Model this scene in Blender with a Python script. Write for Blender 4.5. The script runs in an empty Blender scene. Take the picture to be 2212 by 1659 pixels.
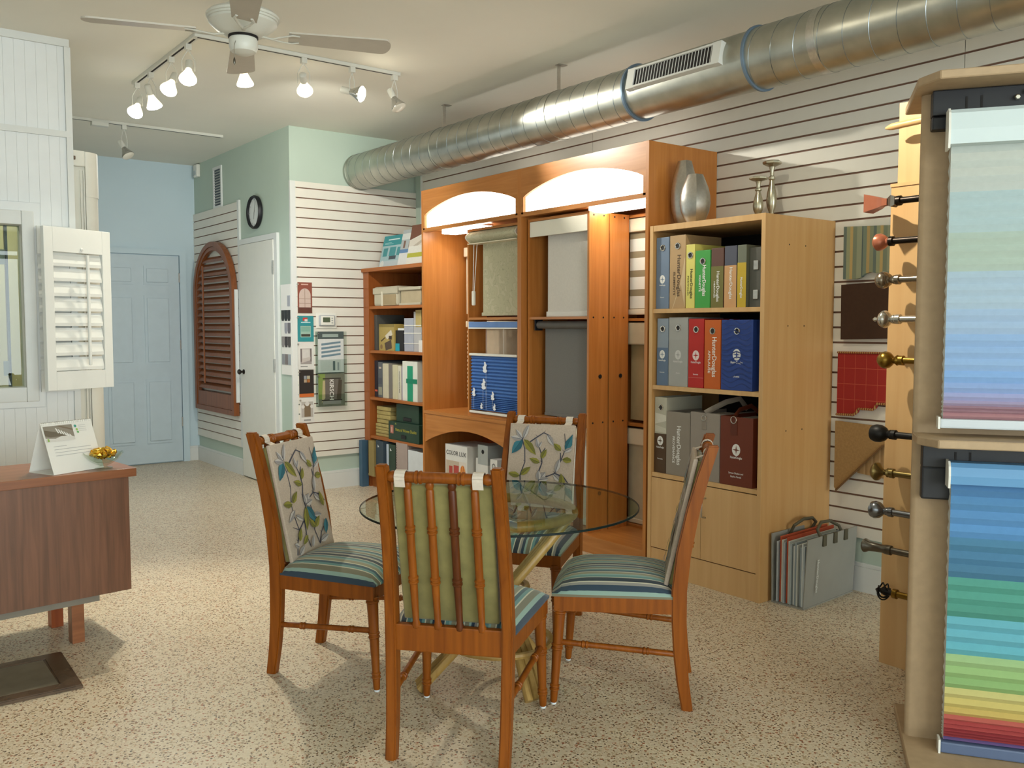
import bpy, bmesh, math, random
from mathutils import Vector, Matrix
random.seed(7)
SC = bpy.context.scene
C = SC.collection
PI = math.pi
R = math.radians

# ---------------------------------------------------------------- camera, world, daylight, exposure
cam = bpy.data.cameras.new('camera'); cam.lens = 36 * 1954 / 2212; cam.sensor_width = 36; cam.clip_start = .05
camo = bpy.data.objects.new('camera', cam); C.objects.link(camo)
camo.location = (0, 0, 1.33); camo.rotation_euler = (R(90 - 3.675), 0, R(-37.45))
SC.camera = camo
w = bpy.data.worlds.new('world'); SC.world = w; w.use_nodes = True
w.node_tree.nodes['Background'].inputs[0].default_value = (.62, .78, 1, 1)
w.node_tree.nodes['Background'].inputs[1].default_value = .8

def area(name, loc, rot, sx, sy, power, col):
    l = bpy.data.lights.new(name, 'AREA'); l.shape = 'RECTANGLE'; l.size = sx; l.size_y = sy; l.energy = power; l.color = col
    o = bpy.data.objects.new(name, l); C.objects.link(o); o.location = loc; o.rotation_euler = rot
    return o
# daylight entering through the shop windows behind the camera and at the street side
area('daylight_shopfront', (.8, -5.85, 1.5), (R(98), 0, 0), 6.2, 2.3, 460, (.85, .95, 1))
area('daylight_side_window', (-2.5, -1.0, 1.5), (R(96), 0, R(-90)), 4.0, 1.8, 26, (.84, .93, 1))
area('hall_fill_light', (1.10, 6.9, 1.6), (R(94), 0, R(-90)), 2.2, 1.7, 17, (.80, .92, 1))  # out-of-view fill added to brighten the far hall
SC.view_settings.view_transform = 'Standard'; SC.view_settings.look = 'None'
SC.view_settings.gamma = 1; SC.view_settings.use_curve_mapping = False
SC.view_settings.exposure = 0

# ---------------------------------------------------------------- colours and materials
def lin(h):
    if not isinstance(h, str): return tuple(h)[:3]
    v = [int(h[i:i + 2], 16) / 255 for i in (0, 2, 4)]
    return tuple(c / 12.92 if c <= .04045 else ((c + .055) / 1.055) ** 2.4 for c in v)
MATS = {}
def _new(name):
    m = bpy.data.materials.new(name); m.use_nodes = True
    nt = m.node_tree; b = nt.nodes['Principled BSDF']; MATS[name] = m
    return m, nt, b
def N(nt, t, **k):
    n = nt.nodes.new(t)
    for a, v in k.items():
        if a.startswith('i_'): n.inputs[a[2:].replace('_', ' ')].default_value = v
        else: setattr(n, a, v)
    return n
def ramp(nt, stops, interp='LINEAR'):
    n = nt.nodes.new('ShaderNodeValToRGB'); n.color_ramp.interpolation = interp
    e = n.color_ramp.elements
    while len(e) < len(stops): e.new(.5)
    for i, (p, c) in enumerate(stops): e[i].position = p; e[i].color = (*lin(c), 1)
    return n
def coords(nt, scale=(1, 1, 1), kind='Object'):
    tc = nt.nodes.new('ShaderNodeTexCoord'); mp = nt.nodes.new('ShaderNodeMapping')
    mp.inputs['Scale'].default_value = scale
    nt.links.new(tc.outputs[kind], mp.inputs[0]); return mp
def mat(name, col, rough=.5, metal=0, var=.06, nscale=14, bump=0, bscale=200, spec=.5, trans=0, emit=None, es=0, ior=1.45, coat=0):
    if name in MATS: return MATS[name]
    m, nt, b = _new(name); c = lin(col)
    if var > 0:
        mp = coords(nt); no = N(nt, 'ShaderNodeTexNoise'); no.inputs['Scale'].default_value = nscale; no.inputs['Detail'].default_value = 3
        r = ramp(nt, [(.3, tuple(x * (1 - var) for x in c)), (.7, tuple(min(1, x * (1 + var)) for x in c))])
        nt.links.new(mp.outputs[0], no.inputs['Vector']); nt.links.new(no.outputs[0], r.inputs[0]); nt.links.new(r.outputs[0], b.inputs['Base Color'])
    else: b.inputs['Base Color'].default_value = (*c, 1)
    if bump:
        mp = coords(nt); no = N(nt, 'ShaderNodeTexNoise'); no.inputs['Scale'].default_value = bscale
        bm_ = N(nt, 'ShaderNodeBump'); bm_.inputs['Strength'].default_value = bump; bm_.inputs['Distance'].default_value = .002
        nt.links.new(mp.outputs[0], no.inputs['Vector']); nt.links.new(no.outputs[0], bm_.inputs['Height']); nt.links.new(bm_.outputs[0], b.inputs['Normal'])
    b.inputs['Roughness'].default_value = rough; b.inputs['Metallic'].default_value = metal; b.inputs['IOR'].default_value = ior
    b.inputs['Specular IOR Level'].default_value = spec
    b.inputs['Transmission Weight'].default_value = trans
    b.inputs['Coat Weight'].default_value = coat
    if emit: b.inputs['Emission Color'].default_value = (*lin(emit), 1); b.inputs['Emission Strength'].default_value = es
    return m
def wood(name, c1, c2, axis='z', rough=.4, fine=1.0, coat=0, spec=.4):
    if name in MATS: return MATS[name]
    m, nt, b = _new(name)
    sc = {'x': (1.2, 22, 22), 'y': (22, 1.2, 22), 'z': (22, 22, 1.2)}[axis]
    mp = coords(nt, tuple(v * fine for v in sc)); no = N(nt, 'ShaderNodeTexNoise'); no.inputs['Scale'].default_value = 1.6; no.inputs['Detail'].default_value = 6; no.inputs['Distortion'].default_value = .6
    r = ramp(nt, [(.32, c1), (.68, c2)])
    nt.links.new(mp.outputs[0], no.inputs['Vector']); nt.links.new(no.outputs[0], r.inputs[0]); nt.links.new(r.outputs[0], b.inputs['Base Color'])
    b.inputs['Roughness'].default_value = rough; b.inputs['Coat Weight'].default_value = coat; b.inputs['Specular IOR Level'].default_value = spec
    return m
def attr_mat(name='printed_colour', rough=.5):
    if name in MATS: return MATS[name]
    m, nt, b = _new(name); a = N(nt, 'ShaderNodeAttribute', attribute_name='tint')
    mp = coords(nt); no = N(nt, 'ShaderNodeTexNoise'); no.inputs['Scale'].default_value = 60
    mx = N(nt, 'ShaderNodeMixRGB', blend_type='MULTIPLY'); mx.inputs[0].default_value = .12
    nt.links.new(mp.outputs[0], no.inputs['Vector']); nt.links.new(a.outputs['Color'], mx.inputs[1]); nt.links.new(no.outputs[0], mx.inputs[2])
    nt.links.new(mx.outputs[0], b.inputs['Base Color']); b.inputs['Roughness'].default_value = rough
    return m

def thin_glass(name, tint, rough=.0, ior=1.5):
    if name in MATS: return MATS[name]
    m, nt, b = _new(name); nt.nodes.remove(b); out = nt.nodes['Material Output']
    tr = N(nt, 'ShaderNodeBsdfTransparent'); tr.inputs[0].default_value = (*lin(tint), 1); gl = N(nt, 'ShaderNodeBsdfGlossy'); gl.inputs['Roughness'].default_value = rough
    fr = N(nt, 'ShaderNodeFresnel'); fr.inputs[0].default_value = ior; mx = N(nt, 'ShaderNodeMixShader')
    ge = N(nt, 'ShaderNodeNewGeometry'); inv = N(nt, 'ShaderNodeMath', operation='SUBTRACT'); inv.inputs[0].default_value = 1; nt.links.new(ge.outputs['Backfacing'], inv.inputs[1])
    mu = N(nt, 'ShaderNodeMath', operation='MULTIPLY'); nt.links.new(fr.outputs[0], mu.inputs[0]); nt.links.new(inv.outputs[0], mu.inputs[1]); nt.links.new(mu.outputs[0], mx.inputs[0]); nt.links.new(tr.outputs[0], mx.inputs[1]); nt.links.new(gl.outputs[0], mx.inputs[2]); nt.links.new(mx.outputs[0], out.inputs[0])
    return m

def terrazzo():
    m, nt, b = _new('terrazzo')
    mp = coords(nt)
    def layer(scale, thr, cols, seed):
        mp2 = coords(nt, (1, 1, 1)); mp2.inputs['Location'].default_value = (seed, seed * 2, 0); mp2.inputs['Rotation'].default_value = (0, 0, seed)
        v = N(nt, 'ShaderNodeTexVoronoi', voronoi_dimensions='2D', feature='F1'); v.inputs['Scale'].default_value = scale; v.inputs['Randomness'].default_value = 1
        nt.links.new(mp2.outputs[0], v.inputs['Vector'])
        sep = N(nt, 'ShaderNodeSeparateColor'); nt.links.new(v.outputs['Color'], sep.inputs[0])
        sz = N(nt, 'ShaderNodeMath', operation='MULTIPLY'); sz.inputs[1].default_value = thr; nt.links.new(sep.outputs[1], sz.inputs[0])
        ds = N(nt, 'ShaderNodeMath', operation='LESS_THAN'); nt.links.new(v.outputs['Distance'], ds.inputs[0]); nt.links.new(sz.outputs[0], ds.inputs[1])
        cr = ramp(nt, cols, 'CONSTANT'); nt.links.new(sep.outputs[0], cr.inputs[0])
        return ds, cr
    no = N(nt, 'ShaderNodeTexNoise'); no.inputs['Scale'].default_value = 1.3; no.inputs['Detail'].default_value = 4; nt.links.new(mp.outputs[0], no.inputs['Vector'])
    base = ramp(nt, [(.3, 'c8b79c'), (.7, 'd3c5ad')]); nt.links.new(no.outputs[0], base.inputs[0])
    cur = base.outputs[0]
    for i, (scale, thr, cols) in enumerate([
        (74, .54, [(0, 'b5a284'), (.3, 'd2c6ae'), (.55, 'a7967a'), (.8, 'bd9f80')]),
        (84, .46, [(0, '87664a'), (.20, 'cabea6'), (.5, '97836a'), (.60, 'd6cab4'), (.86, 'a0664a')]),
        (110, .42, [(0, '5f5346'), (.15, 'ccc0a8'), (.6, '7a6450'), (.69, 'd0c4ae'), (.92, '544e46')])]):
        ds, cr = layer(scale, thr, cols, i * 1.7 + .3)
        mx = N(nt, 'ShaderNodeMixRGB'); nt.links.new(ds.outputs[0], mx.inputs[0]); nt.links.new(cur, mx.inputs[1]); nt.links.new(cr.outputs[0], mx.inputs[2]); cur = mx.outputs[0]
    nt.links.new(cur, b.inputs['Base Color']); b.inputs['Roughness'].default_value = .34; b.inputs['Specular IOR Level'].default_value = .35
    return m
M_floor = terrazzo()
M_ceil = mat('ceiling_paint', 'e4e2d6', .8, var=.02, nscale=2)
M_white = mat('white_slat', 'dedace', .45, var=.015)
M_groove = mat('slat_groove', '7a5a48', .7)
M_green = mat('sage_paint', 'b4c4b6', .7, var=.02, nscale=3)
M_blue = mat('pale_blue_paint', 'c0d2da', .65, var=.02, nscale=3)
M_bluedoor = mat('blue_door_paint', 'bccbd2', .45, var=.02)
M_bead = mat('white_beadboard', 'e0e3e2', .5, var=.015)
M_trim = mat('white_trim', 'd6d8d4', .45, var=.015)
M_cream = mat('cream_plaster', 'c9c4a4', .7, var=.03)
M_cherryv = wood('cherry_vertical', 'aa6a2f', 'bb7a3c', 'z', .32)
M_cherryh = wood('cherry_across', 'aa6c32', 'bd7e42', 'y', .32)
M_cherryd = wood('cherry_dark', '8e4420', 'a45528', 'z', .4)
M_maple = wood('maple_vertical', 'caa06c', 'd4ae7a', 'z', .4, .6)
M_maples = wood('maple_side_shaded', 'ba8c54', 'c49962', 'z', .4, .6)  # darker copy of the maple, side shade put into the colour
M_chair = wood('chair_wood', '743a08', '8c4c10', 'z', .38, 1.4, .0, .28)
M_desk = wood('desk_walnut', '60412e', '77503a', 'z', .38, 1.5)
M_deskx = wood('desk_walnut_top', '7a4a2e', '925c3a', 'x', .3, 1)
M_mdf = mat('mdf_board', 'ad9474', .6, var=.06, nscale=30)
M_black = mat('black_metal', '16171b', .45, var=0)
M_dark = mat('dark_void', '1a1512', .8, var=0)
M_steel = mat('brushed_steel', 'c2c0ba', .3, 1, var=.08, nscale=60)
M_chrome = mat('polished_chrome', 'd8d8d6', .12, 1, var=0)
M_galv = mat('galvanised_steel', 'b4b5ac', .36, 1, var=.12, nscale=9, bump=.15, bscale=30)
M_galvd = mat('galvanised_seam', '8c9498', .35, 1, var=.05)
M_ptint = attr_mat()
M_plastic = mat('white_plastic', 'e2e0d6', .35, var=0)
M_ivory = mat('ivory_plastic', 'e3d9bf', .4, var=0)
M_strap = mat('linen_strap', 'cfc3b4', .8, var=.05, nscale=80)
M_glide = mat('white_glide', 'd8dde0', .4, var=0)
M_paper = mat('white_paper', 'e4e2da', .6, var=.01)
M_tubeon = mat('fluorescent_on', 'ffffff', .5, var=0, emit='fffaf0', es=18)
M_toptube = mat('fluorescent_top', 'ffffff', .5, var=0, emit='fffaf0', es=7)
M_signon = mat('lit_acrylic', 'ffffff', .5, var=0, emit='fffbee', es=4.2)

# ---------------------------------------------------------------- geometry helpers
def box(bm, x0, x1, y0, y1, z0, z1, bev=0):
    r = bmesh.ops.create_cube(bm, size=1, matrix=Matrix.Translation(((x0 + x1) / 2, (y0 + y1) / 2, (z0 + z1) / 2)) @ Matrix.Diagonal((abs(x1 - x0), abs(y1 - y0), abs(z1 - z0), 1)))
    if bev:
        es = list({e for v in r['verts'] for e in v.link_edges})
        bmesh.ops.bevel(bm, geom=es, offset=bev, segments=2, profile=.6, affect='EDGES')
def prism(bm, pts, fn, d0, d1):
    """extrude a 2-D outline; fn(a, b, d) gives the 3-D point"""
    A = [bm.verts.new(fn(a, b, d0)) for a, b in pts]; B = [bm.verts.new(fn(a, b, d1)) for a, b in pts]
    n = len(pts)
    fs = [bm.faces.new(A), bm.faces.new(B[::-1])]
    for i in range(n): fs.append(bm.faces.new((A[i], B[i], B[(i + 1) % n], A[(i + 1) % n])))
    bmesh.ops.recalc_face_normals(bm, faces=fs)
def tube(bm, pts, rad, seg=10, cap=True, sq=1.0):
    pts = [Vector(p) for p in pts]; n = len(pts)
    rad = [rad] * n if not hasattr(rad, '__len__') else rad
    t0 = (pts[1] - pts[0]).normalized(); up = Vector((0, 0, 1)) if abs(t0.z) < .9 else Vector((1, 0, 0))
    a = t0.cross(up).normalized(); rings = []
    for i, p in enumerate(pts):
        t = (pts[min(i + 1, n - 1)] - pts[max(i - 1, 0)]).normalized()
        a = (a - t * a.dot(t)).normalized(); b = t.cross(a)
        rings.append([bm.verts.new(p + (a * math.cos(2 * PI * k / seg) + b * math.sin(2 * PI * k / seg) * sq) * rad[i]) for k in range(seg)])
    fs = []
    for i in range(n - 1):
        for k in range(seg): fs.append(bm.faces.new((rings[i][k], rings[i][(k + 1) % seg], rings[i + 1][(k + 1) % seg], rings[i + 1][k])))
    if cap: fs += [bm.faces.new(rings[0][::-1]), bm.faces.new(rings[-1])]
    bmesh.ops.recalc_face_normals(bm, faces=fs)
def lathe(bm, prof, seg=20, mtx=None, cap=True):
    """profile of (radius, height) about z"""
    mtx = mtx or Matrix.Identity(4); rings = []
    for r, h in prof:
        rings.append([bm.verts.new(mtx @ Vector((max(r, 1e-4) * math.cos(2 * PI * k / seg), max(r, 1e-4) * math.sin(2 * PI * k / seg), h))) for k in range(seg)])
    fs = []
    for i in range(len(prof) - 1):
        for k in range(seg): fs.append(bm.faces.new((rings[i][k], rings[i][(k + 1) % seg], rings[i + 1][(k + 1) % seg], rings[i + 1][k])))
    if cap: fs += [bm.faces.new(rings[0][::-1]), bm.faces.new(rings[-1])]
    bmesh.ops.recalc_face_normals(bm, faces=fs)
def torus(bm, rad, r, mtx, seg=20, s2=8):
    rings = []
    for i in range(seg):
        a = 2 * PI * i / seg
        rings.append([bm.verts.new(mtx @ Vector(((rad + r * math.cos(2 * PI * k / s2)) * math.cos(a), (rad + r * math.cos(2 * PI * k / s2)) * math.sin(a), r * math.sin(2 * PI * k / s2)))) for k in range(s2)])
    fs = [bm.faces.new((rings[i][k], rings[(i + 1) % seg][k], rings[(i + 1) % seg][(k + 1) % s2], rings[i][(k + 1) % s2])) for i in range(seg) for k in range(s2)]
    bmesh.ops.recalc_face_normals(bm, faces=fs)
def link(name, me, m, parent=None, loc=None, rz=0):
    o = bpy.data.objects.new(name, me); C.objects.link(o)
    if m and not me.materials: me.materials.append(m)
    if parent: o.parent = parent
    if loc: o.location = loc
    if rz: o.rotation_euler = (0, 0, rz)
    return o
def mk(name, bm, m, parent=None, smooth=False, loc=None, rz=0, ang=40):
    me = bpy.data.meshes.new(name); bm.to_mesh(me); bm.free()
    if smooth:
        for p in me.polygons: p.use_smooth = True
        try: me.set_sharp_from_angle(angle=R(ang))
        except Exception: pass
    return link(name, me, m, parent, loc, rz)
def bx(name, m, parent, x0, x1, y0, y1, z0, z1, bev=0):
    bm = bmesh.new(); box(bm, x0, x1, y0, y1, z0, z1, bev); return mk(name, bm, m, parent)
def tag(o, label=None, cat=None, group=None, kind=None):
    if label: o['label'] = label
    if cat: o['category'] = cat
    if group: o['group'] = group
    if kind: o['kind'] = kind
    return o
def thing(name, label, cat, loc=(0, 0, 0), rz=0, group=None):
    o = bpy.data.objects.new(name, None); o.empty_display_size = .05; C.objects.link(o)
    o.location = loc; o.rotation_euler = (0, 0, rz)
    return tag(o, label, cat, group)
def struct(name, bm, m, label=None, parent=None):
    o = mk(name, bm, m, parent); o['kind'] = 'structure'
    if label: o['label'] = label
    return o
def pipe(name, m, parent, pts, rad, seg=10, sq=1.0):
    bm = bmesh.new(); tube(bm, pts, rad, seg, sq=sq); return mk(name, bm, m, parent, True)
# flat print: coloured polygons on a plane with origin o and axes ax, ay (normal = ax x ay)
def flat(name, parent, o, ax, ay, polys, lift=.0007, m=None):
    o = Vector(o); ax = Vector(ax); ay = Vector(ay); n = ax.cross(ay).normalized()
    V = []; F = []; cols = []
    for k, (pts, c) in enumerate(polys):
        if len(pts) == 4 and not hasattr(pts[0], '__len__'):
            x0, x1, y0, y1 = pts; pts = [(x0, y0), (x1, y0), (x1, y1), (x0, y1)]
        F.append(list(range(len(V), len(V) + len(pts))))
        for a, b in pts: V.append(o + ax * a + ay * b + n * (lift + k * .00006))
        cols.append(lin(c))
    me = bpy.data.meshes.new(name); me.from_pydata([tuple(v) for v in V], [], F)
    at = me.attributes.new('tint', 'FLOAT_COLOR', 'FACE')
    for i, c in enumerate(cols): at.data[i].color = (*c, 1)
    me.update(); return link(name, me, m or M_ptint, parent)
def disc(cx, cy, r, n=20, sy=1.0, a0=0): return [(cx + r * math.cos(a0 + 2 * PI * k / n), cy + sy * r * math.sin(a0 + 2 * PI * k / n)) for k in range(n)]
def text(parent, items, o, ax, ay, m, name='lettering', lift=.0012):
    """items: (string, size, x, y, turned) on the plane; turned = reads downwards; joined into one mesh"""
    o = Vector(o); ax = Vector(ax); ay = Vector(ay); n = ax.cross(ay).normalized()
    for (sx, size, px, py, turned) in items:
        cu = bpy.data.curves.new('t', 'FONT'); cu.body = sx; fit = isinstance(size, tuple); cu.size = 1.0 if fit else size; cu.offset = .018 if fit else size * .012; cu.align_x = 'CENTER'; cu.align_y = 'CENTER'; cu.resolution_u = 2
        ob = bpy.data.objects.new('t', cu); me = bpy.data.meshes.new_from_object(ob); kx = ky = 1
        if fit: xs = [v.co.x for v in me.vertices]; kx = size[0] / (max(xs) - min(xs)); ky = size[1] / .72
        for v in me.vertices:
            a, b = v.co.x * kx, v.co.y * ky
            if turned: a, b = b, -a
            v.co = o + ax * (px + a) + ay * (py + b) + n * lift
        bpy.data.objects.remove(ob); bpy.data.curves.remove(cu); me.name = name; me.materials.clear(); link(name, me, m, parent)
NX = dict(ax=(0, -1, 0), ay=(0, 0, 1))      # print on a face that looks towards -X
NY = dict(ax=(1, 0, 0), ay=(0, 0, 1))       # print on a face that looks towards -Y

# ---------------------------------------------------------------- the room
CZ = 2.89
bm = bmesh.new(); box(bm, -2.6, 4.2, -6.0, 9.1, -.06, 0); struct('floor', bm, M_floor, 'cream terrazzo floor with brown and grey chips')
bm = bmesh.new(); box(bm, -2.6, 4.2, -6.0, 9.1, CZ, CZ + .08); struct('ceiling', bm, M_ceil, 'off-white smooth plaster ceiling')
bm = bmesh.new(); box(bm, 4.118, 4.2, -6.0, 6.74, 0, CZ); wall_r = struct('wall_right', bm, M_green, 'long wall clad in white slatwall boards')
bm = bmesh.new(); box(bm, 2.975, 4.2, 6.748, 6.85, 0, CZ); wall_b = struct('wall_back', bm, M_green, 'sage green wall with white slatwall behind the corner bookcase')
bm = bmesh.new(); box(bm, 2.975, 3.08, 6.85, 9.0, 0, CZ); wall_c = struct('wall_closet', bm, M_green, 'grey green wall with clock and closet door')
bm = bmesh.new(); box(bm, 1.0, 3.08, 9.0, 9.1, 0, CZ); wall_f = struct('wall_far', bm, M_blue, 'pale blue end wall with panelled door')
# partition with an interior window
WX0, WX1, WZ0, WZ1 = .35, .885, 1.0, 1.87
bm = bmesh.new()
box(bm, -2.6, WX0, 5.5, 5.6, 0, CZ); box(bm, WX1, 1.15, 5.5, 5.6, 0, CZ); box(bm, WX0, WX1, 5.5, 5.6, 0, WZ0); box(bm, WX0, WX1, 5.5, 5.6, WZ1, CZ)
wall_p = struct('wall_partition', bm, M_bead, 'white beadboard partition with an interior window')
bm = bmesh.new(); box(bm, 1.0, 1.08, 5.6, 9.0, 0, CZ); struct('wall_hall', bm, M_cream)
bm = bmesh.new(); box(bm, -2.68, -2.6, -6.0, 9.1, 0, CZ); struct('wall_left', bm, M_bead)
bm = bmesh.new(); box(bm, -2.68, 4.2, -6.08, -6.0, 0, CZ); struct('wall_front', bm, M_bead)
bm = bmesh.new(); box(bm, -2.6, 1.0, 9.02, 9.1, 0, CZ); struct('wall_rear', bm, M_cream)
# beadboard: boards on the partition
for sx in range(13):
    x0 = .46 + sx * .0525; x1 = min(x0 + .0521, 1.122)
    for z0, z1 in (((2.395, CZ - .04), (1.995, 2.362), (.14, .885)) if x0 < .975 else ((2.395, CZ - .04), (.14, 2.362))):
        bx('beadboard_plank', M_bead, wall_p, x0, x1, 5.4965, 5.5, z0, z1, .0009)
for z0, z1, y in ((2.362, 2.395, 5.484), (CZ - .04, CZ, 5.482), (0, .14, 5.484)):
    bx('rail_trim', M_trim, wall_p, -2.6, 1.15, y, 5.5, z0, z1)
bx('corner_trim', M_trim, wall_p, 1.124, 1.156, 5.486, 5.606, 0, CZ - .04)
# slatwall boards
def slats_right():
    segs = [(-2.84, -.404), (-.4, 2.036), (2.04, 4.476), (4.48, 6.60)]
    bx('slat_backing', M_groove, wall_r, 4.108, 4.118, -2.84, 6.60, .27, CZ - .005)
    z = .27; meshes = {}
    g = [.332 + .0762 * k for k in range(34)]
    edges = [.27] + g + [CZ - .005]
    for i in range(len(edges) - 1):
        z0 = edges[i] + (.005 if i else 0); z1 = edges[i + 1] - (.005 if i < len(edges) - 2 else 0)
        for y0, y1 in segs: bx('slat', M_white, wall_r, 4.1, 4.108, y0, y1, z0, z1)
slats_right()
bx('panel_edge', M_trim, wall_r, 4.097, 4.118, 6.60, 6.625, .27, CZ - .005)
def slats_back():
    bx('slat_backing', M_groove, wall_b, 3.03, 4.118, 6.738, 6.748, .272, 2.465)
    edges = [.272] + [.317 + .0777 * k for k in range(28)] + [2.465]
    for i in range(len(edges) - 1):
        bx('slat', M_white, wall_b, 3.012, 4.118, 6.73, 6.738, edges[i] + (.0045 if i else 0), edges[i + 1] - (.0045 if i < len(edges) - 2 else 0))
    bx('panel_edge', M_trim, wall_b, 2.968, 3.012, 6.727, 6.748, .272, 2.465)
slats_back()
def slats_closet():
    bx('slat_backing', M_groove, wall_c, 2.968, 2.975, 7.83, 9.0, .272, 2.415)
    edges = [.25] + [.322 + .0777 * k for k in range(27)] + [2.415]
    for i in range(len(edges) - 1):
        bx('slat', M_white, wall_c, 2.96, 2.968, 7.83, 9.0, edges[i] + (.0045 if i else 0), edges[i + 1] - (.0045 if i < len(edges) - 2 else 0))
    bx('panel_edge', M_trim, wall_c, 2.957, 2.975, 7.79, 7.83, .25, 2.43)
slats_closet()
def baseboard(name, x0, x1, y0, y1, ax):
    bm = bmesh.new(); box(bm, x0, x1, y0, y1, 0, .125)
    if ax == 'x': box(bm, x0, x1, y0 + .004, y1, .125, .145, .003)
    else: box(bm, x0 + .004, x1, y0, y1, .125, .145, .003)
    struct(name, bm, M_trim)
baseboard('baseboard_right', 4.1, 4.118, -6.0, 6.72, 'y')
baseboard('baseboard_back', 2.96, 3.58, 6.73, 6.748, 'x')
baseboard('baseboard_closet', 2.957, 2.975, 7.80, 9.0, 'y')
baseboard('baseboard_far', 2.86, 2.955, 8.985, 9.0, 'x')
baseboard('baseboard_corner', 2.957, 2.975, 6.75, 6.95, 'y')
# far six-panel door
bm = bmesh.new(); box(bm, 2.05, 2.80, 8.975, 9.0, .012, 2.0); dr = struct('door_1', bm, M_bluedoor, 'pale blue six-panel door in the end wall')
for (a0, a1) in ((2.13, 2.38), (2.47, 2.72)):
    for (z0, z1) in ((.2, .82), (.96, 1.62), (1.72, 1.9)):
        bm = bmesh.new(); box(bm, a0, a1, 8.968, 8.975, z0, z1); box(bm, a0 + .025, a1 - .025, 8.960, 8.968, z0 + .025, z1 - .025, .005); mk('door_panel', bm, M_bluedoor, dr)
for z in (.35, 1.1, 1.75): bx('hinge', M_steel, dr, 2.796, 2.806, 8.965, 8.976, z, z + .09)
bm = bmesh.new(); box(bm, 2.81, 2.87, 8.972, 9.0, .0, 2.06); box(bm, 1.98, 2.81, 8.972, 9.0, 2.01, 2.06); box(bm, 1.98, 2.04, 8.972, 9.0, 0, 2.01); struct('trim_1', bm, M_blue)
# closet door
bm = bmesh.new(); box(bm, 2.945, 2.968, 7.03, 7.76, .012, 2.03); dr = struct('door_2', bm, mat('closet_door_paint', 'dad9cf', .5, var=.015), 'flush off-white closet door with a dark knob')
bm = bmesh.new(); box(bm, 2.952, 2.975, 6.965, 7.03, 0, 2.08); box(bm, 2.952, 2.975, 7.03, 7.79, 2.035, 2.08); struct('trim_2', bm, M_trim)
bm = bmesh.new(); lathe(bm, [(.022, 0), (.022, .006), (.010, .012), (.010, .025), (.022, .035), (.024, .045), (.016, .055)], 14, Matrix.Translation((2.945, 7.70, .93)) @ Matrix.Rotation(-PI / 2, 4, 'Y')); mk('door_knob', bm, mat('dark_bronze', '3a3430', .35, .8, var=0), dr, True)
for z in (.95, 1.75): bx('hinge', M_steel, dr, 2.938, 2.953, 7.022, 7.036, z, z + .11)
# window in the partition: frame, sash and glass, lit room behind
bm = bmesh.new()
for (a0, a1, z0, z1) in ((WX1 - .0, WX1 + .06, WZ0 - .08, WZ1 + .075), (WX0 - .06, WX1, WZ1, WZ1 + .075), (WX0 - .06, WX1, WZ0 - .08, WZ0)): box(bm, a0, a1, 5.462, 5.5, z0, z1, .006)
wn = struct('window_1', bm, M_trim, 'white framed interior window in the partition')
bm = bmesh.new(); box(bm, WX1 + .06, WX1 + .09, 5.475, 5.5, WZ0 - .11, WZ1 + .12); box(bm, WX0 - .09, WX1 + .06, 5.475, 5.5, WZ1 + .075, WZ1 + .12); box(bm, WX0 - .09, WX1 + .06, 5.470, 5.5, WZ0 - .11, WZ0 - .08); mk('casing', bm, M_bead, wn)
bx('pane', thin_glass('window_glass', 'e8f0ea'), wn, WX0, WX1, 5.545, 5.551, WZ0, WZ1)
bm = bmesh.new(); box(bm, .815, .828, 5.552, 5.585, WZ0, WZ1); mk('sash_bar', bm, mat('dark_bronze_sash', '34363c', .4, .3, var=0), wn)
for z in (1.06, 1.66): bx('hinge', mat('hinge_grey', '77796f', .6), wn, .79, .822, 5.552, 5.558, z, z + .08)
# shop window frames behind the camera
for i, (a, b) in enumerate(((-1.4, .3), (.4, 1.9), (2.0, 3.3))):
    bm = bmesh.new()
    for (x0, x1, z0, z1) in ((a, a + .06, .5, 2.5), (b - .06, b, .5, 2.5), (a + .06, b - .06, .5, .56), (a + .06, b - .06, 2.44, 2.5)): box(bm, x0, x1, -6.0, -5.95, z0, z1)
    struct('window_%d' % (i + 2), bm, M_trim)
bm = bmesh.new()
for (y0, y1, z0, z1) in ((5.75, 5.81, .72, 2.48), (7.99, 8.05, .72, 2.48), (5.81, 7.99, .72, .78), (5.81, 7.99, 2.42, 2.48), (6.87, 6.93, .78, 2.42)): box(bm, 1.08, 1.095, y0, y1, z0, z1)
struct('window_5', bm, M_trim)  # unseen frame added around the hall fill light
# unseen lamp added to light the room behind the partition window
lp = thing('added_room_lamp', 'round ceiling lamp in the room behind the partition window', 'lamp', (0, 7.0, CZ))
bm = bmesh.new(); lathe(bm, [(.16, -.002), (.16, -.03), (.12, -.07), (.03, -.09)], 20); mk('shade', bm, mat('lamp_glass', 'f4efdc', .5, var=0, emit='fff2d0', es=3), lp, True)
l = bpy.data.lights.new('room_fill_light', 'POINT'); l.energy = 40; l.color = (1, .93, .72); l.shadow_soft_size = .12
lo = bpy.data.objects.new('room_fill_light', l); C.objects.link(lo); lo.parent = lp; lo.location = (0, 0, -.2)
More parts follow.
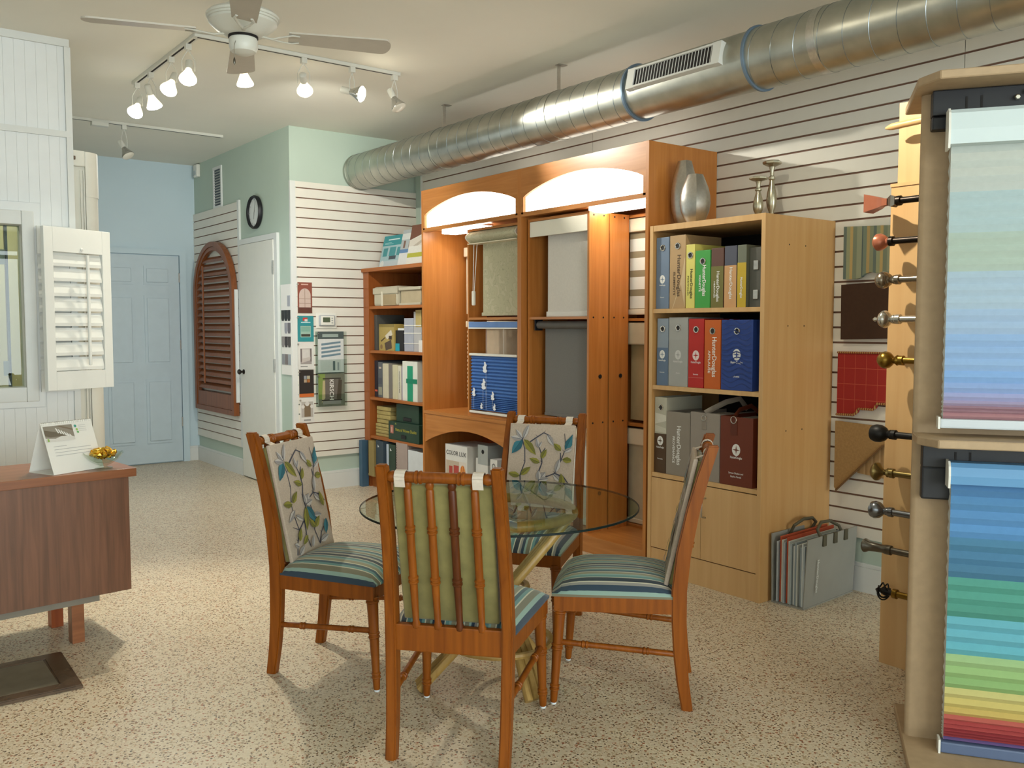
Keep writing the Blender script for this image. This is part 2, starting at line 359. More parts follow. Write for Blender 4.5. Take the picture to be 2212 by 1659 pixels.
# ---------------------------------------------------------------- chairs
def stripe_mat():
    m, nt, b = _new('striped_upholstery')
    tc = N(nt, 'ShaderNodeTexCoord'); sp = N(nt, 'ShaderNodeSeparateXYZ'); nt.links.new(tc.outputs['UV'], sp.inputs[0])
    mu = N(nt, 'ShaderNodeMath', operation='MULTIPLY_ADD'); mu.inputs[1].default_value = 1 / .135; mu.inputs[2].default_value = 5.32; nt.links.new(sp.outputs[0], mu.inputs[0])
    fr = N(nt, 'ShaderNodeMath', operation='FRACT'); nt.links.new(mu.outputs[0], fr.inputs[0])
    st = [(0, '1f2a33'), (.13, 'bfb9a0'), (.16, '587f7b'), (.25, '7f9a90'), (.31, '8a8468'), (.42, 'c3bca2'), (.455, '304f58'), (.54, '5c8480'), (.62, 'bdb79f'), (.65, '6f6a54'), (.76, '849c90'), (.82, '233646'), (.90, '86827a'), (.96, 'bab49c')]
    cr = ramp(nt, st, 'CONSTANT'); nt.links.new(fr.outputs[0], cr.inputs[0]); nt.links.new(cr.outputs[0], b.inputs['Base Color'])
    no = N(nt, 'ShaderNodeTexNoise'); no.inputs['Scale'].default_value = 700; nt.links.new(tc.outputs['Object'], no.inputs['Vector'])
    bp = N(nt, 'ShaderNodeBump'); bp.inputs['Strength'].default_value = .3; bp.inputs['Distance'].default_value = .001; nt.links.new(no.outputs[0], bp.inputs['Height']); nt.links.new(bp.outputs[0], b.inputs['Normal'])
    b.inputs['Roughness'].default_value = .75; b.inputs['Sheen Weight'].default_value = .2
    return m
M_stripe = stripe_mat()
M_linen = mat('taupe_linen', 'b5a594', .85, var=.08, nscale=160, bump=.2, bscale=600)
M_velvet = mat('olive_velvet', '857d4a', .8, var=.14, nscale=22)
M_velvet.node_tree.nodes['Principled BSDF'].inputs['Sheen Weight'].default_value = .35
M_chaird = wood('chair_wood_dark', '4a2208', '5c2e0e', 'z', .38, 1.4, .0, .28)
M_floral = attr_mat('floral_print', .85)

def bamboo(nodes, r0, r1, L, lip=.0035):
    """radius profile along a turned bamboo rod with double rings at the given fractions"""
    pr = [(0, r0 * .8), (.006, r0)]
    for f in nodes:
        h = f * L; r = r0 + (r1 - r0) * f
        pr += [(h - .012, r), (h - .009, r + lip), (h - .004, r + lip), (h - .002, r + .0008), (h + .002, r + .0008), (h + .004, r + lip), (h + .009, r + lip), (h + .012, r)]
    pr += [(L - .006, r1), (L, r1 * .8)]
    return pr
def rod(bm, a, b, prof, seg=12):
    a = Vector(a); b = Vector(b); q = (b - a).to_track_quat('Z', 'Y').to_matrix().to_4x4()
    lathe(bm, [(r, h) for h, r in prof], seg, Matrix.Translation(a) @ q)
STILE = [(0, -.238), (.10, -.222), (.20, -.212), (.32, -.207), (.42, -.207), (.55, -.220), (.70, -.250), (.82, -.282), (.925, -.315)]
def stile_y(z):
    for (z0, y0), (z1, y1) in zip(STILE, STILE[1:]):
        if z <= z1: return y0 + (y1 - y0) * (z - z0) / (z1 - z0)
    return STILE[-1][1]
def leafpoly(x, y, ang, L, wd):
    pts = []; n = 7
    for k in range(n + 1): t = k / n; pts.append((t * L, wd * math.sin(PI * t ** .8) * (1 + .10 * (k % 2))))
    for k in range(n - 1, 0, -1): t = k / n; pts.append((t * L, -wd * math.sin(PI * t ** .8) * (1 + .10 * (k % 2))))
    c, s = math.cos(ang), math.sin(ang)
    return [(x + a * c - b * s, y + a * s + b * c) for a, b in pts]
def branch(pts, w0, w1):
    out = []
    for i in range(len(pts) - 1):
        (x0, y0), (x1, y1) = pts[i], pts[i + 1]; d = math.hypot(x1 - x0, y1 - y0) or 1; nx, ny = -(y1 - y0) / d, (x1 - x0) / d
        a = w0 + (w1 - w0) * i / (len(pts) - 1); b = w0 + (w1 - w0) * (i + 1) / (len(pts) - 1)
        out.append([(x0 + nx * a, y0 + ny * a), (x0 - nx * a, y0 - ny * a), (x1 - nx * b, y1 - ny * b), (x1 + nx * b, y1 + ny * b)])
    return out
def floral():
    P = []; DK = '454652'; TEAL = '3a7683'; OLV = '8d8738'; GRY = 'bcb6b0'; GR2 = '4d5160'
    def st(pts, w0=.0032, w1=.0020, c=DK):
        for q in branch(pts, w0, w1): P.append((q, c))
        for i, (x, y) in enumerate(pts[1:-1]):
            s = 1 if i % 2 else -1; P.append(([(x, y), (x + s * .012, y + .012), (x + s * .003, y + .006)], c))
    def lf(x, y, deg, L, wd, c):
        L *= 1.12; P.append((leafpoly(x, y, R(deg), L, wd), c))
        half = leafpoly(x, y, R(deg), L, wd); n = len(half) // 2 + 1
        P.append((half[:n], {OLV: '737030', TEAL: '2c616e', GRY: '97928f'}[c]))
        P.append((branch([(x, y), (x + L * .95 * math.cos(R(deg)), y + L * .95 * math.sin(R(deg)))], .0013, .0005)[0], GR2 if c == GRY else '4c5428' if c == OLV else '1f4c58'))
    st([(-.12, .02), (-.10, .07), (-.075, .11), (-.09, .17), (-.095, .22), (-.075, .28), (-.08, .34), (-.095, .385), (-.08, .43)])
    st([(-.075, .11), (-.03, .14), (.0, .19), (-.005, .235), (.03, .215), (.075, .235), (.10, .29), (.115, .335), (.14, .36)])
    st([(-.005, .235), (.01, .28), (.005, .32), (-.012, .36)]); st([(.005, .32), (.022, .35)]); st([(.10, .29), (.098, .33)])
    st([(.03, .215), (.045, .15), (.03, .09), (.05, .03)]); st([(.05, .03), (.075, .07), (.10, .09)]); st([(-.055, .375), (-.02, .40), (.01, .42), (.045, .405)])
    st([(.12, .37), (.112, .42)], .002, .001); st([(-.075, .11), (-.12, .13)], .002, .001); st([(-.03, .14), (-.035, .08), (-.02, .03)]); st([(.075, .235), (.12, .22), (.145, .19)])
    lf(-.095, .385, 235, .075, .02, TEAL); lf(-.085, .385, -48, .085, .017, OLV); lf(-.095, .385, 170, .055, .012, GRY); lf(-.09, .39, 70, .065, .011, GRY); lf(-.095, .388, 130, .05, .010, GRY)
    lf(.12, .345, 60, .075, .017, TEAL); lf(.10, .34, 140, .045, .013, OLV); lf(.11, .30, -5, .045, .013, OLV); lf(.115, .335, 25, .045, .009, GRY)
    lf(-.09, .22, 40, .055, .013, OLV); lf(-.095, .215, 170, .055, .013, OLV); lf(-.085, .19, 215, .06, .012, GRY); lf(-.085, .17, -30, .05, .010, GRY)
    lf(.005, .30, 60, .045, .012, OLV); lf(.0, .28, 160, .05, .012, OLV); lf(-.012, .35, 105, .04, .010, GRY); lf(-.012, .35, 60, .03, .007, GRY)
    lf(.08, .24, 75, .06, .012, GRY); lf(.07, .23, -40, .05, .011, GRY); lf(.0, .19, -55, .085, .018, TEAL); lf(-.005, .19, -105, .085, .017, OLV)
    lf(.0, .2, 50, .045, .017, GRY); lf(.0, .2, 10, .045, .013, GRY); lf(.0, .2, 95, .04, .012, GRY); lf(.03, .41, -55, .055, .012, GRY); lf(.04, .15, -10, .05, .011, GRY)
    lf(.03, .1, 40, .055, .014, OLV); lf(.03, .1, 130, .045, .012, OLV); lf(.05, .04, 10, .06, .013, GRY); lf(.12, .12, 250, .06, .015, TEAL); lf(-.035, .08, 215, .045, .011, OLV)
    lf(-.10, .07, 60, .05, .013, OLV); lf(-.11, .05, 150, .03, .010, GRY); lf(-.12, .02, 30, .05, .012, GRY); lf(.12, .17, 100, .06, .014, OLV); lf(-.02, .03, 60, .045, .011, GRY)
    return [([(max(-.152, min(.152, a)), max(.006, min(.452, b))) for a, b in q], c) for q, c in P]
FLORAL = floral()
def make_chair(label):
    t = thing('dining_chair', label, 'chair', group='bamboo style dining chairs around the glass table')
    for s in (-1, 1):
        bm = bmesh.new(); rings = []
        for i, (z, y) in enumerate(STILE):
            x = s * (.178 + .006 * min(1, z / .4) - .010 * max(0, (z - .45) / .47)); d = .026 - .006 * max(0, (z - .5) / .43) if z > .3 else .019 + .007 * z / .3
            rings.append([bm.verts.new(p) for p in ((x - .017, y - d, z), (x + .017, y - d, z), (x + .017, y + d, z), (x - .017, y + d, z))])
        for a, b in zip(rings, rings[1:]):
            for k in range(4): bm.faces.new((a[k], a[(k + 1) % 4], b[(k + 1) % 4], b[k]))
        bm.faces.new(rings[0][::-1]); bm.faces.new(rings[-1]); bmesh.ops.recalc_face_normals(bm, faces=bm.faces)
        bmesh.ops.bevel(bm, geom=[e for e in bm.edges if abs((e.verts[0].co - e.verts[1].co).z) > .05 or e.verts[0].co.z > .9], offset=.005, segments=2, affect='EDGES')
        lg = mk('rear_leg', bm, M_chair, t, True, ang=50)
        bm = bmesh.new(); lathe(bm, [(.011, -.0005), (.012, .004), (.008, .006)], 10, Matrix.Translation((s * .178, -.238, 0))); mk('glide', bm, M_glide, lg, True)
        bm = bmesh.new(); rod(bm, (s * .212, .225, .006), (s * .203, .205, .34), bamboo((.16, .60, .985), .0125, .0215, .335)); fl = mk('front_leg', bm, M_chair, t, True)
        bm = bmesh.new(); lathe(bm, [(.010, 0), (.011, .004), (.008, .008)], 10, Matrix.Translation((s * .212, .225, 0))); mk('glide', bm, M_glide, fl, True)
        a = Vector((s * .183, -.195, .195)); b = Vector((s * .207, .205, .222)); L = (b - a).length
        bm = bmesh.new(); rod(bm, a, b, bamboo((.25, .78), .0105, .0105, L, .003), 10); mk('stretcher', bm, M_chair, t, True)
    # seat frame
    bx('rear_rail', M_chair, t, -.172, .172, -.222, -.196, .335, .418, .004)
    bm = bmesh.new(); prism(bm, [(-.215, .336), (.215, .336), (.215, .395), (-.215, .395)], lambda a, b, d: (a, d, b), .198, .222); mk('front_rail', bm, M_chair, t)
    for s in (-1, 1):
        bm = bmesh.new(); prism(bm, [(s * .176, -.2), (s * .196, -.2), (s * .228, .222), (s * .206, .222)], lambda a, b, d: (a, b, d), .338, .396); mk('side_rail', bm, M_chair, t)
    # seat cushion, domed
    bm = bmesh.new(); nx, ny = 16, 14; g = []
    for j in range(ny + 1):
        v = -1 + 2 * j / ny; row = []
        for i in range(nx + 1):
            u = -1 + 2 * i / nx
            hw = .196 + .036 * (v + 1) / 2; yy = .015 + .215 * v + (.010 * (1 - u * u) if v > .9 else 0)
            e = (1 - abs(u) ** 4) ** .5 * (1 - abs(v) ** 4) ** .5
            z = .398 + .052 * max(e, 0) + .014 * (1 - u * u) * (1 - v * v)
            row.append(bm.verts.new((u * hw, yy, z)))
        g.append(row)
    for j in range(ny):
        for i in range(nx): bm.faces.new((g[j][i], g[j][i + 1], g[j + 1][i + 1], g[j + 1][i]))
    r = bmesh.ops.extrude_face_region(bm, geom=list(bm.faces)); bmesh.ops.translate(bm, verts=[v for v in r['geom'] if isinstance(v, bmesh.types.BMVert)], vec=(0, 0, 0))
    for v in [v for v in r['geom'] if isinstance(v, bmesh.types.BMVert)]: v.co.z = .39
    uv = bm.loops.layers.uv.new('UVMap')
    for f in bm.faces:
        for lp_ in f.loops:
            co = lp_.vert.co; hw = .196 + .036 * ((co.y - .015) / .215 + 1) / 2; lp_[uv].uv = (max(-.98, min(.98, co.x / hw)) * .215, co.y)
    bmesh.ops.recalc_face_normals(bm, faces=bm.faces); mk('seat_cushion', bm, M_stripe, t, True, ang=60)
    # top rail and spindles
    zt = .888; yt = stile_y(zt)
    L = .324; pr = [(0, .009), (.006, .015), (.018, .018), (.03, .014), (.034, .0165)] + bamboo((.30, .70), .0165, .0165, L)[2:-2] + [(L - .034, .0165), (L - .03, .014), (L - .018, .018), (L - .006, .015), (L, .009)]
    bm = bmesh.new(); rod(bm, (-.162, yt, zt), (.162, yt, zt), pr, 14); mk('top_rail', bm, M_chair, t, True)
    for k, x in enumerate((-.102, -.034, .034, .102)):
        a = Vector((x * 1.02, -.212, .405)); b = Vector((x, yt + .006, zt - .012)); L = (b - a).length
        pr = [(0, .006), (.006, .0125), (.016, .0135), (.026, .010)] + bamboo((.34, .68), .0125, .0125, L)[2:-2] + [(L - .03, .0125), (L - .024, .010), (L - .014, .0135), (L - .003, .011), (L, .006)]
        bm = bmesh.new(); rod(bm, a, b, pr, 12); mk('spindle', bm, M_chaird if k == 2 else M_chair, t, True)
    # back cushion: floral linen in front, olive velvet behind; frame of axes along the lean of the back
    o0 = Vector((0, -.168, .425)); o1 = Vector((0, stile_y(.872) + .032, .872)); ay = (o1 - o0).normalized(); H = (o1 - o0).length; nrm = ay.cross(Vector((1, 0, 0))).normalized()
    if nrm.y < 0: nrm = -nrm
    def slab(name, m, d0, d1, hw, h0, h1, bev):
        bm = bmesh.new(); box(bm, -hw, hw, d0, d1, h0, h1, bev)
        for v in bm.verts:
            x, d, h = v.co; q = o0 + ay * h + nrm * d; v.co = (x, q.y, q.z)
        return mk(name, bm, m, t, True, ang=70)
    cu = slab('back_cushion', M_linen, .0, .016, .158, 0, H, .0045)
    slab('cushion_backing', M_velvet, -.022, 0, .152, .005, H - .005, .007)
    q = o0 + nrm * .016
    flat('leaf_print', cu, q, (-1, 0, 0), tuple(ay), [([(a * .98, b * H / .46) for a, b in p], c) for p, c in FLORAL], .0006, M_floral)
    for s in (-1, 1):
        x0, x1 = s * .118 - .016, s * .118 + .016
        bm = bmesh.new(); prof = []
        for k in range(9):
            a = R(200 - k * 27.5); prof.append((yt + .0195 * math.cos(a), zt + .0195 * math.sin(a)))
        prof = [(yt - .012, zt - .028)] + prof + [tuple((o0 + ay * (H - .004) + nrm * .012).yz)]
        for (ya, za), (yb, zb) in zip(prof, prof[1:]):
            dy, dz = yb - ya, zb - za; d = math.hypot(dy, dz) or 1; ny_, nz_ = -dz / d * .002, dy / d * .002
            vs = [bm.verts.new(p) for p in ((x0, ya, za), (x1, ya, za), (x1, yb, zb), (x0, yb, zb), (x0, ya + ny_, za + nz_), (x1, ya + ny_, za + nz_), (x1, yb + ny_, zb + nz_), (x0, yb + ny_, zb + nz_))]
            for f in ((0, 1, 2, 3), (7, 6, 5, 4), (0, 4, 5, 1), (2, 6, 7, 3), (1, 5, 6, 2), (3, 7, 4, 0)): bm.faces.new([vs[i] for i in f])
        mk('fabric_strap', bm, M_strap, t)
    return t
def copy_tree(o, parent=None):
    c = o.copy(); C.objects.link(c)
    if parent: c.parent = parent
    for ch in list(o.children): copy_tree(ch, c)
    return c
ch0 = make_chair('nearest dining chair seen from behind, olive velvet backing behind bamboo spindles')
CH = [((1.651, 2.396), 40.4, None),
      ((1.618, 3.163), -56, 'dining chair beside the desk, floral backrest angled towards the glass table'),
      ((2.319, 2.359), 132, 'dining chair in side profile, standing in front of the maple bookcase'),
      ((2.44, 3.09), 213, 'dining chair on the far side of the glass table by the cherry cabinet')]
for i, ((x, y), th, lab) in enumerate(CH):
    c = ch0 if i == 0 else copy_tree(ch0)
    c.location = (x, y, 0); c.rotation_euler = (0, 0, R(th - 90))
    if lab: c['label'] = lab

# ---------------------------------------------------------------- glass table on a rattan pedestal
TX, TY, TZ = 1.965, 2.64, .68
tb = thing('dining_table', 'round glass table top on a crossed rattan pole pedestal', 'table', (TX, TY, 0))
M_rattan = wood('rattan_pole', '98763c', 'ab8a4e', 'z', .35, 1.2)
M_tglass = thin_glass('clear_table_glass_thin', 'e4efe8')
bm = bmesh.new(); lathe(bm, [(.495, -.011), (.504, -.010), (.508, -.005), (.508, -.004), (.504, 0), (.495, .0)], 96, Matrix.Translation((0, 0, TZ))); mk('glass_top', bm, M_tglass, tb, True, ang=30)
bm = bmesh.new(); lathe(bm, [(.5082, -.0095), (.5092, -.0085), (.5092, -.0025), (.5082, -.0015), (.5070, -.0025), (.5070, -.0085), (.5082, -.0095)], 96, Matrix.Translation((0, 0, TZ)), False)
mk('edge_band', bm, mat('dark_glass_edge', '0c1a18', .45, var=0, spec=.2), tb, True)
bm = bmesh.new(); torus(bm, .27, .019, Matrix.Translation((0, 0, TZ - .031)), 40, 10); mk('upper_ring', bm, M_rattan, tb, True)
bm = bmesh.new(); torus(bm, .10, .013, Matrix.Translation((0, 0, .37)), 28, 8); mk('waist_ring', bm, M_rattan, tb, True)
bm = bmesh.new(); torus(bm, .19, .012, Matrix.Translation((0, 0, .17)), 32, 8); mk('lower_ring', bm, M_rattan, tb, True)
for ang, foot in ((153, .30), (-90, .215), (28, .30)):
    a = R(ang); d = Vector((math.cos(a), math.sin(a), 0)); p = Vector((-d.y, d.x, 0))
    for j in (-1, 0, 1):
        pts = []
        for f in (0, .2, .4, .55, .7, .85, 1):
            z = .012 + f * (TZ - .065); rr = foot + (-.26 - foot) * f; off = p * (j * .032 + .045 * math.sin(PI * f))
            pts.append(d * rr + off * (1 - .3 * math.sin(PI * f)) + Vector((0, 0, z)))
        pipe('rattan_pole', M_rattan, tb, pts, .0165, 9)

# ---------------------------------------------------------------- desk and what stands on it
DZ = .724; DR = R(6)
dk = thing('desk', 'walnut veneer desk cut off by the left edge of the picture', 'desk', (1.06, 4.03, 0), DR)
bx('desk_top', M_deskx, dk, -1.45, 0, 0, .45, DZ - .036, DZ, .002)
bx('front_panel', M_desk, dk, -1.43, -.03, .012, .032, .2, DZ - .036)
bx('side_panel', M_desk, dk, -.05, -.03, .032, .43, .2, DZ - .036)
bx('back_panel', M_desk, dk, -1.43, -.05, .41, .43, .2, DZ - .036)
bx('base_frame', mat('base_frame_grey', '7c7466', .6), dk, -1.36, -.15, .05, .40, .165, .2)
for x in (-1.26, -.26):
    for y in (.06, .335): bx('leg', M_deskx if y < .1 else M_cherryd, dk, x, x + .05, y, y + .05, 0, .165 if y > .1 else .2, .002)
# desk calendar
cal = thing('desk_calendar', 'white spiral bound tent calendar standing on the desk', 'calendar', (.738, 4.02, DZ), R(25))
def tent(name, y0, y1, z1, m, bow):
    n = Vector((0, z1, -(y1 - y0))).normalized() * .0015; bm = bmesh.new()
    pts = [(0, 0), (.235, 0), (.235, 1), (0, 1)]
    prism(bm, pts, lambda a, b, d: (a, y0 + (y1 - y0) * b, .001 + z1 * b) if d == 0 else (a, y0 + (y1 - y0) * b + n.y, .001 + z1 * b + n.z), 0, 1)
    return mk(name, bm, m, cal)
H_ = .205
fc = tent('front_leaf', 0, .078, H_, M_paper, 0); tent('back_leaf', .158, .082, H_, M_paper, 0)
bx('base_card', M_paper, cal, 0, .235, .004, .154, 0, .0012)
ay = Vector((0, .078, H_)).normalized()
flat('printed_page', fc, (0, 0, .001), (1, 0, 0), tuple(ay), [
    ((.006, .138, .138, .205), '8e8678'), ([(.006, .155), (.05, .15), (.10, .165), (.138, .15), (.138, .138), (.006, .138)], 'd8d4cc'), ([(.006, .19), (.07, .175), (.105, .158), (.03, .158), (.006, .165)], '6a6050'),
    ([(.06, .205), (.138, .178), (.138, .185), (.08, .205)], '7a6a58')] +
    [([(.058 + k * .011, .195 - k * .006), (.064 + k * .011, .193 - k * .006), (.072 + k * .011, .172 - k * .004), (.066 + k * .011, .172 - k * .004)], 'e8e6e0') for k in range(6)] +
    [((.012, .02, .139, .152), '8fae5a'), (disc(.152, .195, .006), '3f9a8a'), (disc(.156, .18, .005), '9cc45a'), (disc(.158, .168, .005), '6fae6a')] +
    [((.165, .20, .196 - k * .008, .1975 - k * .008), 'b8b8b4') for k in range(4)] + [((.03, .20 if k else .09, .115 - k * .013, .117 - k * .013), 'b4b4b2') for k in range(4)], .0016)
bm = bmesh.new()
for k in range(26): torus(bm, .006, .0009, Matrix.Translation((.006 + k * .009, .080, H_ - .002)) @ Matrix.Rotation(PI / 2, 4, 'Y'), 10, 5)
mk('spiral_binding', bm, M_steel, cal, True)
# candy bowl
bw = thing('candy_bowl', 'small cut glass footed bowl filled with gold wrapped candy on the desk corner', 'bowl', (.945, 4.10, DZ))
bm = bmesh.new(); sg = 24; pr = [(.034, .0), (.036, .004), (.016, .008), (.014, .012), (.034, .02), (.058, .038), (.076, .062), (.080, .066), (.076, .067), (.055, .042), (.03, .026), (.004, .021)]
lathe(bm, pr, sg)
for v in bm.verts:
    if v.co.z > .055:
        a = math.atan2(v.co.y, v.co.x); v.co.z += .004 * math.cos(a * 8)
mk('glass_bowl', bm, thin_glass('cut_glass', 'eef4ee', .02), bw, True)
bm = bmesh.new(); bmesh.ops.create_icosphere(bm, subdivisions=1, radius=.0155); me0 = bpy.data.meshes.new('candy'); bm.to_mesh(me0); bm.free(); me0.materials.append(mat('gold_foil', 'd8a838', .25, .9, var=.2, nscale=90))
for k in range(34):
    a = k * 2.4; r = .058 * math.sqrt((k + .5) / 34) if k < 24 else .04 * math.sqrt((k - 24) / 10)
    z = .056 + .014 * (r / .058) ** 2 if k < 24 else .078
    o = link('candy', me0, None, None, (.945 + r * math.cos(a), 4.10 + r * math.sin(a), DZ + z + random.uniform(-.003, .003))); o.rotation_euler = (random.random() * 3, random.random() * 3, random.random() * 3); o.scale = (1.25, .75, .6)
    tag(o, 'gold foil wrapped candy heaped in the glass bowl on the desk', 'candy', 'gold wrapped candies in the glass bowl')
# glossy panel on the floor
fp = thing('floor_panel', 'flat dark brown glossy framed panel lying on the floor before the desk', 'panel', (0, 0, 0))
M_gl = mat('glossy_dark_stain', '584636', .2, var=.2, nscale=12)
bm = bmesh.new(); prism(bm, [(.15, 3.545), (.724, 3.541), (.733, 3.967), (.17, 3.962)], lambda a, b, d: (a, b, d), 0, .010); mk('board', bm, M_gl, fp)
bm = bmesh.new()
for q in ([(.16, 3.55), (.718, 3.547), (.66, 3.60), (.22, 3.60)], [(.718, 3.547), (.727, 3.961), (.665, 3.915), (.66, 3.60)], [(.727, 3.961), (.175, 3.956), (.225, 3.91), (.665, 3.915)], [(.16, 3.55), (.22, 3.60), (.225, 3.91), (.175, 3.956)]):
    prism(bm, q, lambda a, b, d: (a, b, d), .0100, .0135)
mk('frame', bm, M_gl, fp)
bx('inset', mat('inset_reflection_tone', '7c7464', .14, .2, var=.1), fp, .235, .655, 3.605, 3.905, .0100, .0115)  # reflection put into a lighter even inset colour

# ---------------------------------------------------------------- partition: shutters and tall display panel
def shutter(name, label, loc, rz, wd, z0, z1, stile, nl, top, bot, m, tilt=62, rodf=.62):
    t = thing(name, label, 'shutter', loc, rz)
    for x in (0, wd - stile): bx('stile', m, t, x, x + stile, 0, .028, z0, z1, .002)
    bx('rail', m, t, stile, wd - stile, 0, .028, z1 - top, z1, .001); bx('rail', m, t, stile, wd - stile, 0, .028, z0, z0 + bot, .001)
    a0, a1 = z0 + bot, z1 - top; p = (a1 - a0) / nl
    bm = bmesh.new(); prism(bm, [(-.036, 0), (-.02, .0045), (.02, .0045), (.036, 0), (.02, -.0045), (-.02, -.0045)], lambda a, b, d: (d, a * math.cos(R(tilt)) - b * math.sin(R(tilt)), a * math.sin(R(tilt)) + b * math.cos(R(tilt))), stile + .003, wd - stile - .003)
    me = bpy.data.meshes.new('louvre'); bm.to_mesh(me); bm.free(); me.materials.append(m)
    for k in range(nl): link('louvre', me, None, t, (0, .014, a0 + p * (k + .5)))
    bx('tilt_rod', m, t, stile + (wd - 2 * stile) * rodf - .007, stile + (wd - 2 * stile) * rodf + .007, -.034, -.020, a0 + .03, a1 - .01, .003)
    return t
M_shut = mat('shutter_white', 'dfe1dc', .4, var=.01)
s1 = shutter('plantation_shutter', 'white plantation shutter panel swung open from the partition window', (.957, 5.29, 0), R(23.4), .40, .985, 1.855, .052, 8, .13, .10, M_shut, 77)
bm = bmesh.new(); lathe(bm, [(.009, 0), (.009, .004), (.005, .007)], 10, Matrix.Translation((.22, 0, 1.745)) @ Matrix.Rotation(PI / 2, 4, 'X')); mk('magnet_button', bm, M_trim, s1, True)
s2 = thing('plantation_shutter', 'white louvred shutter panel lying flat on the partition behind the open one', 'shutter', (.955, 5.456, 0))
bx('rail', M_shut, s2, 0, .16, 0, .026, 1.72, 1.87, .001); bx('rail', M_shut, s2, 0, .16, 0, .026, .97, 1.09, .001); bx('stile', M_shut, s2, .16, .19, 0, .026, .97, 1.87)
bm = bmesh.new(); prism(bm, [(-.040, 0), (-.02, .004), (.02, .004), (.040, 0), (.02, -.004), (-.02, -.004)], lambda a, b, d: (d, a * .2 - b, a * .97 + b * .2), .002, .158); me = bpy.data.meshes.new('louvre'); bm.to_mesh(me); bm.free(); me.materials.append(M_shut)
for k in range(8): link('louvre', me, None, s2, (0, .013, 1.13 + k * .0785))
# tall off-white display behind the partition end
td = thing('tall_display', 'tall off-white display panel with rounded valance behind the partition end', 'display panel', (1.165, 5.63, 0))
M_off = mat('off_white_laminate', 'd6d4c8', .5, var=.02)
bx('back_board', M_off, td, .0, .09, .05, .075, 0, 2.25)
for x in (.062, .078): bx('fluting', M_off, td, x, x + .008, .04, .05, 0, 2.22)
def curved(name, z0, z1, g):
    bm = bmesh.new(); pts = []
    for k in range(9):
        a = R(-10 + k * 12.5); pts.append((.09 + (.078 + g) * math.sin(a) if a > 0 else .088, .09 - (.078 + g) * math.cos(a) + .02))
    pts += [(.16, .12), (.09, .12)]
    prism(bm, pts, lambda a, b, d: (a, b, d), z0, z1); return mk(name, bm, M_off, td, True, ang=35)
curved('rounded_face', 0, 2.07, 0); curved('valance', 2.07, 2.325, .004)
bx('valance_return', M_off, td, .02, .09, .03, .05, 2.24, 2.33, .008)
pipe('rod_end', mat('rod_brown', '6d5b48', .5), td, [(-.01, .025, 2.285), (.035, .025, 2.285)], .011)
# ---------------------------------------------------------------- cherry display cabinet
CX0, CX1, CY0, CY1, CH_ = 3.545, 4.095, 3.43, 5.72, 2.315
cb = thing('display_cabinet', 'large cherry wood display cabinet with two lit arched headers', 'cabinet', (3.545, 4.575, 0))
P0 = Vector((3.545, 4.575, 0))
def cbx(name, m, x0, x1, y0, y1, z0, z1, bev=0, par=None):
    return bx(name, m, par or cb, x0 - P0.x, x1 - P0.x, y0 - P0.y, y1 - P0.y, z0, z1, bev)
cbx('side_panel', M_cherryv, CX0, CX1, CY0, CY0 + .022, 0, CH_)
cbx('side_panel', M_cherryv, CX0, CX1, CY1 - .022, CY1, 0, CH_)
cbx('divider', M_cherryv, CX0, CX1, 4.533, 4.572, .08, CH_)
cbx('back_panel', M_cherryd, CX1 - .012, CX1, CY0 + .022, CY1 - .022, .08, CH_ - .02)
BAY = [(4.572, CY1 - .022), (CY0 + .022, 4.533)]
for y0, y1 in BAY:
    # arched header board
    n = 24; a0, a1 = y0 + .02, y1 - .02; pts = [(y0, CH_), (y0, 2.03), (a0, 2.03), (a0, 2.135)]
    pts += [(a0 + (a1 - a0) * k / n, 2.135 + .098 * math.sin(PI * k / n) ** .8) for k in range(n + 1)]
    pts += [(a1, 2.03), (y1, 2.03), (y1, CH_)]
    bm = bmesh.new(); prism(bm, [(p - P0.y, q) for p, q in pts], lambda a, b, d: (d, a, b), 0, .02); mk('arched_header', bm, M_cherryh, cb)
    cbx('header_rail', M_cherryh, CX0, CX0 + .05, y0, y1, 2.015, 2.042)
    cbx('light_panel', M_signon, CX0 + .022, CX0 + .028, y0, y1, 2.042, CH_ - .03)
    cbx('soffit', M_cherryh, CX0 + .05, CX1 - .012, y0, y1, 2.03, 2.042)
    cbx('top_board', M_cherryh, CX0 + .03, CX1 - .012, y0, y1, CH_ - .02, CH_)
# fluorescent strips lying on top of the cabinet
for ya, yb in ((3.62, 4.5), (4.75, 5.3)):
    cbx('top_fitting', M_plastic, 3.80, 3.86, ya, yb, CH_, CH_ + .012); cbx('top_tube', M_toptube, 3.812, 3.848, ya + .01, yb - .01, CH_ + .012, CH_ + .034, .008)
# fluorescent fittings under the soffit
for ya, yb in ((5.08, 5.55), (3.46, 3.98)):
    f = cbx('light_fitting', M_plastic, 3.60, 3.73, ya, yb, 2.018, 2.030)
    cbx('tube_lens', M_tubeon, 3.605, 3.725, ya + .01, yb - .01, 1.992, 2.018, .006, cb)
# left bay: shelf, arched apron, cubby
y0, y1 = BAY[0]
cbx('shelf', M_cherryh, CX0, CX1 - .012, y0, y1, .686, .708)
n = 24; pts = [(y0, .686), (y0, .47)] + [(y0 + (y1 - y0) * k / n, .47 + .125 * math.sin(PI * k / n) ** .85) for k in range(1, n)] + [(y1, .47), (y1, .686)]
bm = bmesh.new(); prism(bm, [(p - P0.y, q) for p, q in pts], lambda a, b, d: (d, a, b), .006, .026); mk('arched_apron', bm, M_cherryh, cb)
cbx('base', M_cherryh, CX0, CX1 - .012, CY0 + .022, 4.533, 0, .10); cbx('base', M_cherryh, CX0, CX1 - .012, 4.572, CY1 - .022, 0, .10)

